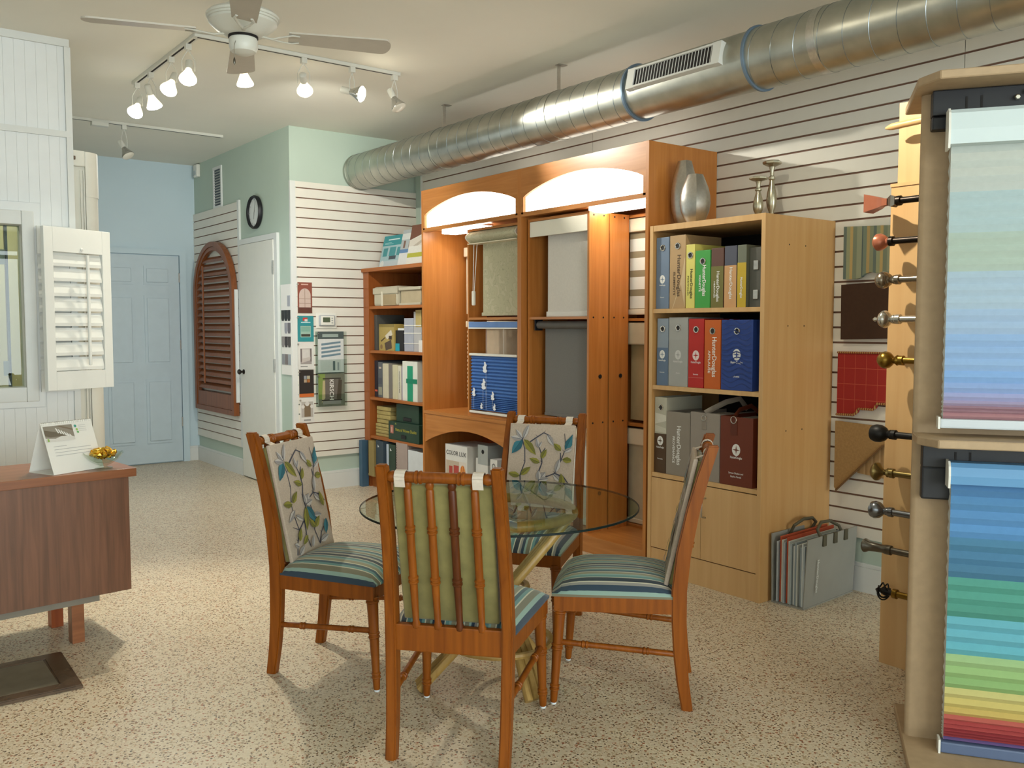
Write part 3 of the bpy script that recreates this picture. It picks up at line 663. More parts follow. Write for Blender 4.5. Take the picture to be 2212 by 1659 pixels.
# sliding sample frames
def frame(label, x, y0, y1, z0, z1, shelves, d=.155, back=None, screws=True):
    t = thing('shade_display_unit', label, 'display frame', (x, (y0 + y1) / 2, z0)); h = (y1 - y0) / 2; H = z1 - z0
    for s in (-1, 1): bx('side', M_cherryv, t, 0, d, s * h - (.016 if s > 0 else 0), s * h + (.016 if s < 0 else 0), 0, H)
    for z in [0, H - .016] + [q - z0 for q in shelves]: bx('shelf', M_cherryh, t, 0, d, -h + .016, h - .016, z, z + .016)
    if back: bx('back', back, t, d - .006, d, -h + .016, h - .016, .016, H - .016)
    if screws:
        for z in [H - .02] + [q - z0 + .01 for q in shelves]:
            for xx in (.035, .115):
                bm = bmesh.new(); lathe(bm, [(.006, 0), (.005, .002)], 8, Matrix.Translation((xx, -h, z)) @ Matrix.Rotation(PI / 2, 4, 'X')); mk('screw', bm, M_dark, t)
        bm = bmesh.new(); lathe(bm, [(.012, 0), (.013, .004), (.007, .006)], 12, Matrix.Translation((.09, -h, 1.03 - z0)) @ Matrix.Rotation(PI / 2, 4, 'X')); mk('finger_hole', bm, M_black, t, True)
    return t
frame('cherry shade display unit with vine shade above and blue pleated shade below', 3.60, 4.60, 5.21, .708, 1.995, [1.372])
frame('cherry shade display unit holding the white sheer shade and grey roller shade', 3.585, 3.94, 4.515, .10, 1.998, [1.37, .745])
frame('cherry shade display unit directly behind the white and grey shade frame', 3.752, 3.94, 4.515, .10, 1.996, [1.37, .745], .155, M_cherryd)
frame('cherry shade display unit at the back with the banded shade beside the maple bookcase', 3.922, 3.455, 4.05, .10, 1.996, [1.36, .72], .155, None, False)
frame('cherry shade display unit at the back of the left bay behind the vine shade', 3.922, 4.95, 5.66, .708, 1.995, [1.372], .155, None, False)

M_vine = mat('vine_fabric', 'b3ad8e', .8, var=.06, nscale=60)
def vine_mat():
    m, nt, b = _new('vine_pattern')
    mp = coords(nt); v = N(nt, 'ShaderNodeTexNoise'); v.inputs['Scale'].default_value = 16; v.inputs['Detail'].default_value = 0; v.inputs['Distortion'].default_value = 1.6
    nt.links.new(mp.outputs[0], v.inputs['Vector'])
    r = ramp(nt, [(0, 'b8b496'), (.455, 'b8b496'), (.47, '97937a'), (.485, 'b8b496'), (.565, 'b8b496'), (.58, '9d9980'), (.592, 'bfba9e')]); nt.links.new(v.outputs[0], r.inputs[0]); nt.links.new(r.outputs[0], b.inputs['Base Color']); b.inputs['Roughness'].default_value = .8
    return m
M_vp = vine_mat()
# vine roller shade
t = thing('roller_shade', 'grey green roller shade with vine pattern and padded valance', 'shade', (3.60, 4.905, 1.40))
bm = bmesh.new(); pts = [(.0, .498), (.0, .56), (.012, .578), (.05, .585), (.075, .58), (.075, .498)]
pts = [(-.03 + .045 * (1 - math.sin(PI * k / 10)), .495 + .085 * k / 10) for k in range(11)] + [(.06, .575), (.06, .495)]
prism(bm, pts, lambda a, b, d: (a, d, b), -.278, .278); mk('padded_valance', bm, M_vp, t, True, ang=50)
for s in (-1, 1):
    bm = bmesh.new(); prism(bm, [(a * 1.0 - .004, b * 1.0) for a, b in pts], lambda a, b, d: (a, d, b), s * .278, s * .284); mk('end_cap', bm, M_plastic, t)
bx('valance_trim', M_ivory, t, -.018, .06, -.278, .278, .489, .495)
bx('fabric', M_vp, t, .045, .047, -.27, .18, .02, .5); bx('hem_bar', M_vp, t, .038, .054, -.272, .19, -.002, .022, .004)
pipe('chain', M_plastic, t, [(.0, .225, .49), (-.004, .232, .16)], .0022, 6); pipe('chain', M_plastic, t, [(.012, .205, .49), (-.004, .218, .16)], .0022, 6)
bx('cord_weight', M_plastic, t, -.014, .006, .212, .238, .07, .17, .008)
# blue pleated shade, bottom-up
t = thing('pleated_shade', 'blue pleated bottom-up shade with white flower print and white rails', 'shade', (3.60, 4.905, .74))
bx('head_rail', mat('blue_rail', '6485bb', .45), t, -.01, .03, -.275, .275, .578, .618, .004); bx('head_rail_lip', M_plastic, t, -.014, .034, -.277, .277, .570, .579); bx('head_rail_cap', M_plastic, t, -.012, .032, .275, .280, .575, .62)
bx('top_rail', M_plastic, t, -.012, .022, -.27, .272, .385, .402, .004); bx('bottom_rail', M_plastic, t, -.012, .022, -.27, .272, -.012, .004, .004)
M_bp = mat('blue_pleat_fabric', '4d78b8', .7, var=.05, nscale=40)
bm = bmesh.new(); zs = []; z = .385; k = 0
while z > .006:
    st = .0115 if z > .11 else .0062; zs.append((z, 0 if k % 2 else .016)); z -= st; k += 1
rows = [[bm.verts.new((x - .004, yy, z)) for yy in (-.264, .264)] for z, x in zs]
for a, b in zip(rows, rows[1:]): bm.faces.new((a[0], a[1], b[1], b[0]))
fb = mk('pleated_fabric', bm, M_bp, t)
md = fb.modifiers.new('thick', 'SOLIDIFY'); md.thickness = .0012
def flowers():
    out = []
    def fl(x, z, sc):
        for (dx, dz, w_, h_) in ((0, 0, .020, .011), (-.004, .016, .017, .010), (.004, .030, .013, .009), (0, .042, .008, .007)): out.append((disc(x + dx * sc, z + dz * sc, w_ * sc, 12, h_ / w_), 'e8ecf2'))
    for x, z, sc in ((-.09, .285, 1.25), (-.105, .17, 1.25), (-.22, .115, 1.0), (.0, .10, 1.0), (.02, .03, .8), (-.13, .03, .7)): fl(x, z, sc)
    for x, z0, z1 in ((-.075, .02, .28), (-.11, .02, .16), (-.22, .02, .11), (.0, .03, .10)): out.append(((x - .0015, x + .0015, z0, z1), 'c8d2e2'))
    return out
flat('flower_print', fb, (-.006, 0, 0), (0, -1, 0), (0, 0, 1), flowers(), .0005)
pipe('lift_cord', M_plastic, t, [(.012, .10, .40), (.012, .10, .578)], .0012, 6); pipe('lift_cord', M_plastic, t, [(.012, -.10, .40), (.012, -.10, .578)], .0012, 6)
# back-left shades seen edge-on and through the frame
t = thing('roller_shade', 'beige roller shade at the back of the left bay behind the blue shade', 'shade', (3.895, 5.30, .72))
bx('head_rail', M_ivory, t, -.02, .05, -.33, .335, .60, .645, .006); bx('fabric', mat('beige_sheer', 'b6a890', .8), t, .012, .014, -.33, .32, .34, .60); bx('bottom_panel', mat('pale_panel', 'cfd0c6', .7), t, .010, .0135, -.33, .30, .10, .34)
for k in range(17): bx('edge_fold', M_ivory, t, -.014, .01, .315, .325, .06 + k * .031, .078 + k * .031, .003)
t = thing('roller_shade', 'ivory cassette shade high at the back of the left bay', 'shade', (3.895, 5.30, 1.39))
bx('cassette', M_ivory, t, -.03, .05, -.33, .345, .455, .525, .008); bx('side_channel', M_ivory, t, -.006, .012, .325, .34, .03, .455); bx('fabric', M_ivory, t, .004, .006, -.33, .325, .03, .455)
# white sheer shade
t = thing('sheer_shade', 'white sheer shade under a plain white fascia board', 'shade', (3.585, 4.2275, 1.386))
bx('fascia', mat('white_fascia', 'e6e2d2', .4, var=0), t, .0, .012, -.268, .268, .50, .594, .002); bx('fascia_return', mat('white_fascia', 'e6e2d2'), t, .012, .09, -.268, -.258, .50, .594)
bx('fabric', mat('white_sheer', 'd8d4cc', .8, var=.03, nscale=90), t, .06, .062, -.258, .16, .02, .56); bx('hem_bar', M_plastic, t, .05, .072, -.26, .165, .0, .034, .004)
pipe('chain', M_plastic, t, [(.03, -.245, .5), (.03, -.25, .06)], .002, 6)
# grey roller shade
t = thing('roller_shade', 'charcoal grey roller shade below the white sheer shade', 'shade', (3.585, 4.2275, .761))
M_gf = mat('grey_screen_fabric', '73726f', .8, var=.05, nscale=150)
pipe('roller_tube', mat('dark_grey_roll', '5d5b57', .6), t, [(.05, -.25, .575), (.05, .235, .575)], .024, 18); bx('bracket', M_black, t, .02, .08, .236, .244, .54, .607); bx('bracket', M_black, t, .02, .08, -.258, -.25, .54, .607)
bx('fabric', M_gf, t, .073, .075, -.25, .20, .02, .575); bx('hem_bar', M_gf, t, .066, .082, -.25, .20, .003, .022, .004); pipe('chain', M_dark, t, [(.04, -.246, .55), (.04, -.25, .05)], .002, 6)
# third row shade in the same frame
t = thing('roller_shade', 'white roller shade near the floor behind the far dining chair', 'shade', (3.585, 4.2275, .116))
pipe('roller_tube', M_ivory, t, [(.05, -.25, .565), (.05, .25, .565)], .036, 18); bx('fabric', mat('white_blackout', 'dcdcd6', .7), t, .083, .085, -.25, .24, .02, .565); bx('hem_bar', M_plastic, t, .075, .092, -.25, .24, .003, .03, .004)
# banded (day and night) shade at the back right
t = thing('banded_shade', 'white and taupe banded shade in the back right frame', 'shade', (3.945, 3.745, 1.376))
bx('cassette', M_ivory, t, -.02, .05, -.27, .285, .52, .60, .012)
M_wb = mat('white_band', 'e0e2d6', .7, var=0); M_tb = mat('taupe_band', '8f8468', .8, var=.04)
z = .52; k = 0
while z > .06:
    hgt = .075 if k % 2 else .04; bx('band', M_wb if k % 2 else M_tb, t, .012, .014, -.27, .235, max(z - hgt, .05), z); z -= hgt; k += 1
bx('hem_bar', M_ivory, t, .002, .024, -.27, .245, .022, .055, .006)
t = thing('roman_shade', 'beige fabric shade below the banded shade', 'shade', (3.945, 3.745, .736))
bx('valance', mat('beige_valance', 'bfb496', .7), t, -.018, .03, -.27, .285, .48, .615, .008); bx('fabric', mat('beige_fabric_shade', 'a8946c', .8), t, .014, .016, -.27, .22, .02, .48)
t = thing('roller_shade', 'pale cream roller shade at the bottom of the back right frame', 'shade', (3.945, 3.745, .116))
bx('valance', M_ivory, t, -.018, .03, -.27, .285, .49, .59, .006); bx('fabric', mat('cream_fabric', 'cfc6aa', .8), t, .010, .012, -.27, .23, .02, .49); bx('hem_bar', M_ivory, t, .002, .02, -.27, .235, .003, .03, .004)

# sample boxes in the cubby of the left bay
def carton(name, label, cat, x0, x1, y0, y1, z0, h, m, group=None, rz=0, top=None):
    t = thing(name, label, cat, ((x0 + x1) / 2, (y0 + y1) / 2, z0), rz, group); a, b = (x1 - x0) / 2, (y1 - y0) / 2
    bx('box_body', m, t, -a, a, -b, b, 0, h, .002)
    return t, a, b
M_card = mat('white_card', 'd9d8d2', .5, var=.02); M_txt = mat('print_dark', '4a4a4a', .6, var=0); M_lightgrey = mat('card_grey', 'a5aaa6', .5)
t, a, b = carton('sample_box', 'white sample carton with picture of red shades and orange flower', 'box', 3.60, 3.86, 5.22, 5.50, .10, .375, M_card, 'sample cartons in the cabinet cubby')
flat('cover_picture', t, (-a, b, 0), polys=[((.012, .26, .02, .26), 'cbb6a2'), ((.02, .25, .10, .255), 'c4b5a0'), ((.05, .095, .12, .22), 'b5473c'), ((.11, .175, .10, .23), 'bb4b42'), ((.18, .268, .03, .262), 'e0d8cc'), ((.02, .25, .02, .07), '9c8a72')] +
     [([(.225, .14), (.225 + .07 * math.cos(q) * .6, .14 + .1 * math.sin(q)), (.225 + .07 * math.cos(q + .35) * .6, .14 + .1 * math.sin(q + .35))], 'd9742a' if k % 2 else 'eba04a') for k, q in enumerate([i * .37 for i in range(17)])], lift=.0008, **NX)
text(t, [('COLOR LUX', .045, .14, .315, False)], (-a, b, 0), m=M_txt, **NX)
text(t, [('COLOR LUX', .055, .13, .2, True)], (-a, -b, 0), (1, 0, 0), (0, 0, 1), M_txt)
t, a, b = carton('sample_box', 'short white carton between the picture carton and the grey topped case', 'box', 3.66, 3.86, 5.13, 5.20, .10, .30, M_card, 'sample cartons in the cabinet cubby')
t, a, b = carton('sample_box', 'tall white sample case with grey top band and finger hole', 'box', 3.62, 3.86, 5.00, 5.115, .10, .405, M_card, 'sample cartons in the cabinet cubby')
bx('grey_band', M_lightgrey, t, -a - .001, a + .001, -b - .001, b + .001, .27, .406); bm = bmesh.new(); lathe(bm, [(.016, 0), (.012, .003)], 14, Matrix.Translation((-a - .001, .0, .36)) @ Matrix.Rotation(-PI / 2, 4, 'Y')); mk('finger_hole', bm, M_black, t)
t, a, b = carton('sample_box', 'slim white carton printed with grey letters beside the divider', 'box', 3.60, 3.80, 4.865, 4.945, .10, .325, M_card, 'sample cartons in the cabinet cubby')
text(t, [('COLOR LUX', .05, b, .16, True)], (-a, b, 0), m=M_txt, **NX)
t, a, b = carton('sample_box', 'black carton with white letters in the cubby corner', 'box', 3.62, 3.80, 4.72, 4.80, .10, .32, M_black, 'sample cartons in the cabinet cubby')
text(t, [('ENVISION', .045, b, .17, True)], (-a, b, 0), m=M_paper, **NX)
bm = bmesh.new(); lathe(bm, [(.05, 0), (.055, .03), (.05, .06)], 16); o = None; bm.free()

# ---------------------------------------------------------------- maple bookcase
MX0, MY0, MY1, MZ = 3.535, 2.665, 3.405, 1.858
mb = thing('bookcase', 'tall maple bookcase with open shelves above two cupboard doors', 'bookcase', (MX0, (MY0 + MY1) / 2, 0)); myc = (MY0 + MY1) / 2
def mbx(name, m, x0, x1, y0, y1, z0, z1, bev=0): return bx(name, m, mb, x0 - MX0, x1 - MX0, y0 - myc, y1 - myc, z0, z1, bev)
mbx('side_panel', M_maples, MX0, 4.098, MY0, MY0 + .022, 0, MZ - .001); mbx('side_panel', M_maples, MX0, 4.098, MY1 - .022, MY1, 0, MZ - .001)
mbx('edge_banding', M_maple, MX0 - .002, MX0, MY0, MY0 + .022, 0, MZ); mbx('edge_banding', M_maple, MX0 - .002, MX0, MY1 - .022, MY1, 0, MZ)
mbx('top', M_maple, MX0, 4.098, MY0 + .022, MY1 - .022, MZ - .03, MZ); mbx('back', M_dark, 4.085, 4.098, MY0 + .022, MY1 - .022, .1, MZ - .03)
for z in (1.42, 1.014, .545): mbx('shelf', M_maple, MX0 + .004, 4.085, MY0 + .022, MY1 - .022, z - .022, z)
mbx('plinth', M_maple, MX0 + .004, MX0 + .024, MY0 + .022, MY1 - .022, 0, .135)
for k, (a, b_) in enumerate(((MY0 + .024, myc - .0015), (myc + .0015, MY1 - .024))):
    d = mbx('door', M_maple, MX0 + .001, MX0 + .02, a, b_, .14, .518, .001)
    if k == 0: pipe('handle', M_steel, d, [(.001, b_ - myc - .03, .46), (-.03, b_ - myc - .03, .455), (-.03, b_ - myc - .03, .365), (.001, b_ - myc - .03, .36)], .0045, 8)
for z in (1.72, 1.33, .82):
    for x in (3.72, 3.85):
        bm = bmesh.new(); lathe(bm, [(.004, 0), (.003, .001)], 8, Matrix.Translation((x - MX0, MY0 - myc, z)) @ Matrix.Rotation(PI / 2, 4, 'X')); mk('screw', bm, M_dark, mb)

# binders: cover, pages, ring, lettering
GAP = .0015
def star(cx, cy, r): return [p for k in range(4) for p in ((cx + r * math.cos(PI / 2 * k + PI / 2), cy + r * math.sin(PI / 2 * k + PI / 2)), (cx + r * .22 * math.cos(PI / 2 * k + 3 * PI / 4), cy + r * .22 * math.sin(PI / 2 * k + 3 * PI / 4)))]
def compass(parent, o, x, y, r, c, bg): flat('emblem', parent, o, polys=[(disc(x, y, r, 24, 1.18), c), (star(x, y, r * .95), bg)], lift=.0009, **NX)
def binder(label, y0, y1, z, h, col, ring=True, txt=(), tcol='e8e8e4', emblem=None, low=None, x=3.556, d=.28, holecol=None, split=None, group='sample binders on the maple bookcase', texture=None, cat='binder', name='sample_binder'):
    t = thing(name, label, cat, (x, (y0 + y1) / 2, z), group=group); b = (y1 - y0) / 2 - GAP
    m = mat('cover_' + col, col, .5, var=.03)
    sp = bx('spine', m, t, 0, .004, -b, b, 0, h, .001)
    for s in (-1, 1): bx('cover', m, t, .004, d, s * b - (.003 if s > 0 else 0), s * b + (.003 if s < 0 else 0), 0, h)
    bx('pages', M_paper if not holecol else mat('pages_' + holecol, holecol, .8), t, .006, d - .01, -b + .003, b - .003, .004, h - .018)
    if split:
        zc, c2 = split; bx('lower_band', mat('cover_' + c2, c2, .5, var=.03), t, -.0015, .0, -b, b, 0, zc)
    if ring:
        zr = h - .055; r = min(.015, b * .62)
        bm = bmesh.new(); torus(bm, r, r * .22, Matrix.Translation((-.001, 0, zr)) @ Matrix.Rotation(PI / 2, 4, 'Y'), 18, 6); mk('ring', bm, M_chrome, t, True)
        flat('ring_hole', t, (0, 0, 0), polys=[(disc(0, zr, r * .9), '15120f')], lift=.0006, **NX)
    if txt: text(t, txt, (-.0015 if split else 0, 0, 0), m=mat('ink_' + tcol, tcol, .5, var=0), **NX)
    if emblem: zc, r = emblem; compass(t, (-.0015 if split else 0, 0, 0), 0, zc, r, tcol, low or col)
    return t
HD = 'HunterDouglas'
z = 1.4205
binder('blue grey binder at the left end of the top shelf', 3.288, 3.380, z, .375, '6d7f96', emblem=(.155, .019), txt=[(HD, (.042, .008), 0, .124, False), ('Silhouette', .007, 0, .06, False)])
t = binder('wide tan binder with dark vertical lettering on the top shelf', 3.174, 3.284, z, .378, 'b3946a', txt=[(HD, (.215, .024), .010, .17, True), ('ELEMENTS', (.12, .013), -.022, .13, True)], tcol='5e4a34', holecol='a58a5c')
flat('crease_print', t, (0, 0, 0), polys=[([(.052, .0), (.052, .26), (.049, .26), (.02, .13), (-.035, 0), (-.03, 0), (.024, .125)], 'cdb48c')], lift=.0004, **NX)
binder('pale yellow binder with black vertical lettering on the top shelf', 3.112, 3.172, z, .325, 'd8cf6e', txt=[(HD, (.15, .017), .008, .125, True), ('PORTFOLIO', (.10, .009), -.014, .115, True)], tcol='3b3a20', holecol='8c8c8c')
binder('bright green binder with white vertical lettering on the top shelf', 3.010, 3.110, z, .29, '3f9a44', txt=[(HD, (.155, .023), .010, .138, True), ('VIGNETTE', (.085, .012), -.018, .125, True)])
binder('binder with brown upper and olive lower spine on the top shelf', 2.926, 3.006, z, .295, '5c3d33', False, txt=[(HD, (.15, .018), .006, .105, True), ('HERITAGE', (.08, .009), -.016, .09, True)], split=(.205, '6e6a34'))
binder('binder with navy upper and peach lower spine on the top shelf', 2.846, 2.922, z, .30, '4c4f5e', False, txt=[(HD, (.155, .018), .004, .118, True)], split=(.205, 'c59868'))
binder('binder with grey green upper and mustard lower spine on the top shelf', 2.788, 2.843, z, .30, '6a6f60', False, txt=[(HD, (.10, .014), .0, .095, True)], split=(.215, 'bda22c'))
t = binder('slim dark grey case with two metal clasps at the right end of the top shelf', 2.700, 2.785, z, .285, '55554e', False, x=3.575)
for zz in (.06, .20): c_ = bx('clasp', M_steel, t, -.006, 0, -.012, .016, zz - .022, zz + .022, .002)
z = 1.0145
binder('translucent grey blue binder at the left end of the middle shelf', 3.288, 3.368, z, .355, '8a97a4', emblem=(.165, .019), txt=[(HD, (.05, .009), 0, .133, False), ('Nantucket', .008, 0, .07, False)], split=(.2, '5f738c'))
binder('light grey binder beside the red one on the middle shelf', 3.152, 3.285, z, .36, 'a2a39f', emblem=(.165, .021), txt=[(HD, (.064, .011), 0, .130, False), ('Alustra', .009, 0, .07, False)], tcol='d0d0cc')
binder('red binder on the middle shelf', 3.046, 3.149, z, .352, 'b4251f', emblem=(.165, .022), txt=[(HD, (.064, .011), 0, .130, False), ('Sonette', .011, 0, .068, False)], tcol='ecd9d6')
flat('spine_line', bpy.data.objects[[o.name for o in bpy.data.objects if o.get('label') == 'red binder on the middle shelf'][0]], (0, 0, 0), polys=[((-.05, .05, .05, .0515), 'd88a80')], lift=.0006, **NX)
binder('orange binder with large white vertical lettering on the middle shelf', 2.938, 3.043, z, .345, 'c4601f', txt=[(HD, (.2, .028), .012, .16, True), ('APPLAUSE', (.115, .015), -.020, .135, True)], tcol='eee6dc')
t = binder('wide royal blue binder with embossed waves on the middle shelf', 2.742, 2.935, z, .345, '26428a', emblem=(.175, .024), txt=[(HD, (.072, .012), 0, .137, False), ('Duette', .013, 0, .068, False)])
wv = []
for k in range(13):
    zb = .02 + k * .026
    if abs(zb - .16) < .04 or abs(zb - .06) < .012: pass
    for i in range(10):
        xa, xb = -.09 + i * .018, -.09 + (i + 1) * .018; f = lambda q: zb + .012 * math.sin(q * 48 + k * .25)
        wv.append(([(xa, f(xa)), (xb, f(xb)), (xb, f(xb) + .005), (xa, f(xa) + .005)], '1d3676'))
flat('wave_shade', t, (0, 0, 0), polys=wv, lift=.0002, **NX)  # shade of the embossing drawn as flat darker bands
z = .5455
t = binder('brown binder with clear plastic upper sleeve at the left end of the lower shelf', 3.292, 3.380, z, .405, 'b3b09e', txt=[(HD, (.055, .010), 0, .137, False), ('Pirouette', .010, 0, .075, False)], emblem=(.172, .021), split=(.21, '4e3823'), low='4e3823')
flat('sleeve_glint', t, (0, 0, 0), polys=[([(-.04, .26), (.04, .28), (.04, .31), (-.04, .32)], 'd6d3c4'), ([(-.04, .22), (.04, .215), (.04, .24), (-.04, .255)], 'cac7b6')], lift=.0003, **NX)
binder('taupe grey case with white vertical lettering on the lower shelf', 3.124, 3.290, z, .335, '8b8276', False, txt=[(HD, (.205, .028), .006, .16, True), ('PROVENANCE', (.14, .015), -.03, .135, True)], cat='sample case', name='sample_case', x=3.55)
t = binder('light grey fabric case with carry strap on the lower shelf', 2.928, 3.121, z, .345, '938a80', False, cat='sample case', name='sample_case', x=3.548)
bx('strap_tab', mat('case_tab', '8a8176', .6), t, -.003, 0, -.01, .02, .26, .33, .001); bm = bmesh.new(); torus(bm, .014, .0022, Matrix.Translation((-.004, .005, .318)) @ Matrix.Rotation(PI / 2, 4, 'Y'), 16, 6); mk('buckle', bm, M_chrome, t, True)
pipe('carry_strap', mat('case_strap', '857c70', .7), t, [(.0, .0, .345), (.03, -.02, .365), (.09, -.06, .40), (.16, -.09, .415), (.22, -.09, .36)], .007, 8, 2.0)
t = binder('reddish brown leather case with snap hook at the right end of the lower shelf', 2.724, 2.925, z, .34, '6a2f1c', False, txt=[(HD, (.072, .012), 0, .140, False), ('Screen Shades and', .012, 0, .062, False), ('Skyline Panels', .012, 0, .045, False)], emblem=(.178, .025), cat='sample case', name='sample_case', x=3.546)
bx('strap_tab', mat('leather_tab', '5c2817', .5), t, -.003, 0, -.005, .035, .25, .325, .001); bm = bmesh.new(); torus(bm, .017, .0026, Matrix.Translation((-.005, .015, .325)) @ Matrix.Rotation(PI / 2, 4, 'Y'), 16, 6); mk('ring', bm, M_chrome, t, True)
pipe('carry_strap', mat('leather_tab', '5c2817', .5), t, [(.01, .02, .342), (.06, .03, .37), (.15, .03, .385), (.22, .02, .34)], .006, 8, 2.0)

# vases and candle holders on the maple bookcase
def vase(label, x, y, h, r, rz):
    t = thing('metal_vase', label, 'vase', (x, y, MZ), rz, 'brushed metal vases on the maple bookcase')
    prof = [(.50, 0), (.72, .1), (.92, .25), (1, .42), (.97, .58), (.85, .74), (.64, .9), (.50, 1.0)]
    bm = bmesh.new(); rings = []; n = 12
    def sec(f, zz, k=1.0):
        pts = []
        for s in (1, -1):
            for i in range(n):
                a = -1 + 2 * i / n if s > 0 else 1 - 2 * i / n
                pts.append(bm.verts.new((s * .95 * (1 - a * a) * r * f * k, a * r * f * k, zz)))
        return pts
    for f, q in prof: rings.append(sec(f, q * h))
    rings.append(sec(.46, h)); rings.append(sec(.6, h * .8)); rings.append(sec(.4, h * .1))
    for a, b_ in zip(rings, rings[1:]):
        for i in range(2 * n): bm.faces.new((a[i], a[(i + 1) % (2 * n)], b_[(i + 1) % (2 * n)], b_[i]))
    bm.faces.new(rings[0][::-1]); bm.faces.new(rings[-1]); bmesh.ops.recalc_face_normals(bm, faces=bm.faces)
    mk('body', bm, M_steel, t, True, ang=28)
vase('taller brushed metal vase at the back of the pair on the bookcase', 3.72, 3.335, .352, .077, R(-40))
vase('shorter brushed metal vase in front of the taller one on the bookcase', 3.635, 3.185, .252, .083, R(-44))
def candle(label, x, y, h):
    t = thing('candle_holder', label, 'candle holder', (x, y, MZ), 0, 'silver candle holders on the maple bookcase')
    k = h / .27
    bm = bmesh.new(); lathe(bm, [(.055, 0), (.053, .008), (.04, .016), (.022, .024), (.013, .032), (.017, .036), (.011, .042), (.013, .05 * k), (.024, .075 * k), (.027, .10 * k), (.024, .13 * k), (.015, .165 * k), (.011, .185 * k), (.017, .19 * k), (.017, .2 * k), (.010, .205 * k), (.010, .225 * k), (.016, .245 * k)], 18); mk('stem', bm, mat('antique_silver', 'b0aa94', .28, .9, var=.15, nscale=40), t, True)
    bm = bmesh.new(); lathe(bm, [(.016, .243 * k), (.042, .252 * k), (.048, .256 * k), (.048, .264 * k), (.040, .268 * k), (.034, .262 * k)], 8); mk('drip_pan', bm, mat('antique_silver', 'b0aa94'), t)
candle('shorter silver candle holder on the bookcase corner', 3.86, 2.96, .235); candle('taller silver candle holder behind the shorter one', 3.95, 2.945, .325)

# file case on the floor
FC = R(-13)
t = thing('file_case', 'open grey portfolio case full of sample sheets on the floor', 'portfolio case', (3.60, 2.645, 0), R(4))
M_fc = mat('grey_portfolio', '8d8b82', .55, var=.03)
bx('base', M_fc, t, 0, .46, -.175, 0, 0, .006)
def wallp(name, yb, yt, z1, m):
    bm = bmesh.new(); prism(bm, [(0, .006), (.46, .006), (.46, z1), (0, z1)], lambda a, b, d: (a, yb + (yt - yb) * b / z1 + d, b), 0, .005); return mk(name, bm, m, t)
wallp('cover', -.172, -.19, .335, M_fc); wallp('cover', -.006, .0, .335, M_fc); bx('hinge_edge', M_dark, t, .457, .462, -.17, -.01, .006, .30)
cols = ['a9b2b4', 'c6cbc8', '9aa4a8', 'b9bcb4', '8c989e', 'd0d2cc', 'a4adac', 'c2c4bc', 'b04a2c', '9ea6a8', 'cbcac0', 'b44f30', 'a8b0b2']
for k in range(13):
    y = -.160 + k * .0118; hh = .30 + .012 * math.sin(k * 2.1); bx('sample_sheet', mat('sheet_%d' % (k % 13), cols[k], .6, var=.03), t, .008 + .006 * (k % 3), .44, y - .010, y - .0025, .008, hh if k not in (8, 11) else .325)
for yy, dy in ((-.186, -.02), (-.003, .01)):
    pipe('handle', mat('olive_webbing', '4f4a38', .6), t, [(.14, yy - .001, .30), (.14, yy + (.03 if yy < -.1 else -.03), .36), (.2, yy + (.045 if yy < -.1 else -.045), .385), (.28, yy + (.045 if yy < -.1 else -.045), .38), (.34, yy + (.03 if yy < -.1 else -.03), .35), (.34, yy - .001, .30)], .008, 8)
for x in (.13, .23, .33): bx('clip', mat('olive_webbing', '4f4a38'), t, x, x + .03, -.196, -.186, .285, .337, .001)
text(t, [(HD, (.16, .016), -.06, .15, True)], (.15, -.179, 0), (1, 0, 0), Vector((0, -.018, .335)).normalized(), mat('ink_pale', 'c9c9c2', .5, var=0), lift=.0035)
# ---------------------------------------------------------------- cherry corner bookcase
KX, KY0, KY1, KZ = 3.60, 5.735, 6.725, 1.80
kb = thing('bookcase', 'cherry bookcase in the corner crammed with binders and boxes', 'bookcase', (KX, 6.23, 0))
M_kbv = wood('bookcase_cherry', '8c4c20', '9e5a2a', 'z', .35); M_kbh = wood('bookcase_cherry_shelf', '96541f', 'a8642e', 'y', .35); M_kbd = wood('bookcase_cherry_shaded', '5e2a14', '6e3418', 'z', .5)  # darker cherry; the back's colour also holds the shade between the shelves
def kbx(name, m, x0, x1, y0, y1, z0, z1, bev=0): return bx(name, m, kb, x0 - KX, x1 - KX, y0 - 6.23, y1 - 6.23, z0, z1, bev)
kbx('side_panel', M_kbv, KX, 4.09, KY1 - .09, KY1, 0, KZ - .03); kbx('side_panel', M_kbv, KX, 4.09, KY0, KY0 + .025, 0, KZ - .03)
kbx('top', M_kbh, KX - .02, 4.09, KY0, KY1 + .0, KZ - .03, KZ, .003); kbx('back', M_kbd, 4.075, 4.09, KY0 + .025, KY1 - .09, .1, KZ - .03)
for zz in (1.49, 1.13, .745, .425, .10): kbx('shelf', M_kbh, KX + .005, 4.075, KY0 + .025, KY1 - .09, zz - .022, zz)
kbx('plinth', M_kbh, KX + .02, KX + .04, KY0 + .025, KY1 - .09, 0, .078)
G = 'books and boxes in the corner bookcase'
def book(label, y0, y1, z, h, col, d=.26, x=3.645, cat='binder', name='binder', rough=.5, group=G):
    t = thing(name, label, cat, (x, (y0 + y1) / 2, z), group=group); b = (y1 - y0) / 2 - .002; m = mat('book_' + col, col, rough, var=.05)
    bx('spine', m, t, 0, .006, -b, b, 0, h, .002)
    for s in (-1, 1): bx('cover', m, t, .006, d, s * b - (.004 if s > 0 else 0), s * b + (.004 if s < 0 else 0), 0, h)
    bx('pages', M_paper, t, .008, d - .01, -b + .004, b - .004, .004, h - .015)
    return t, b
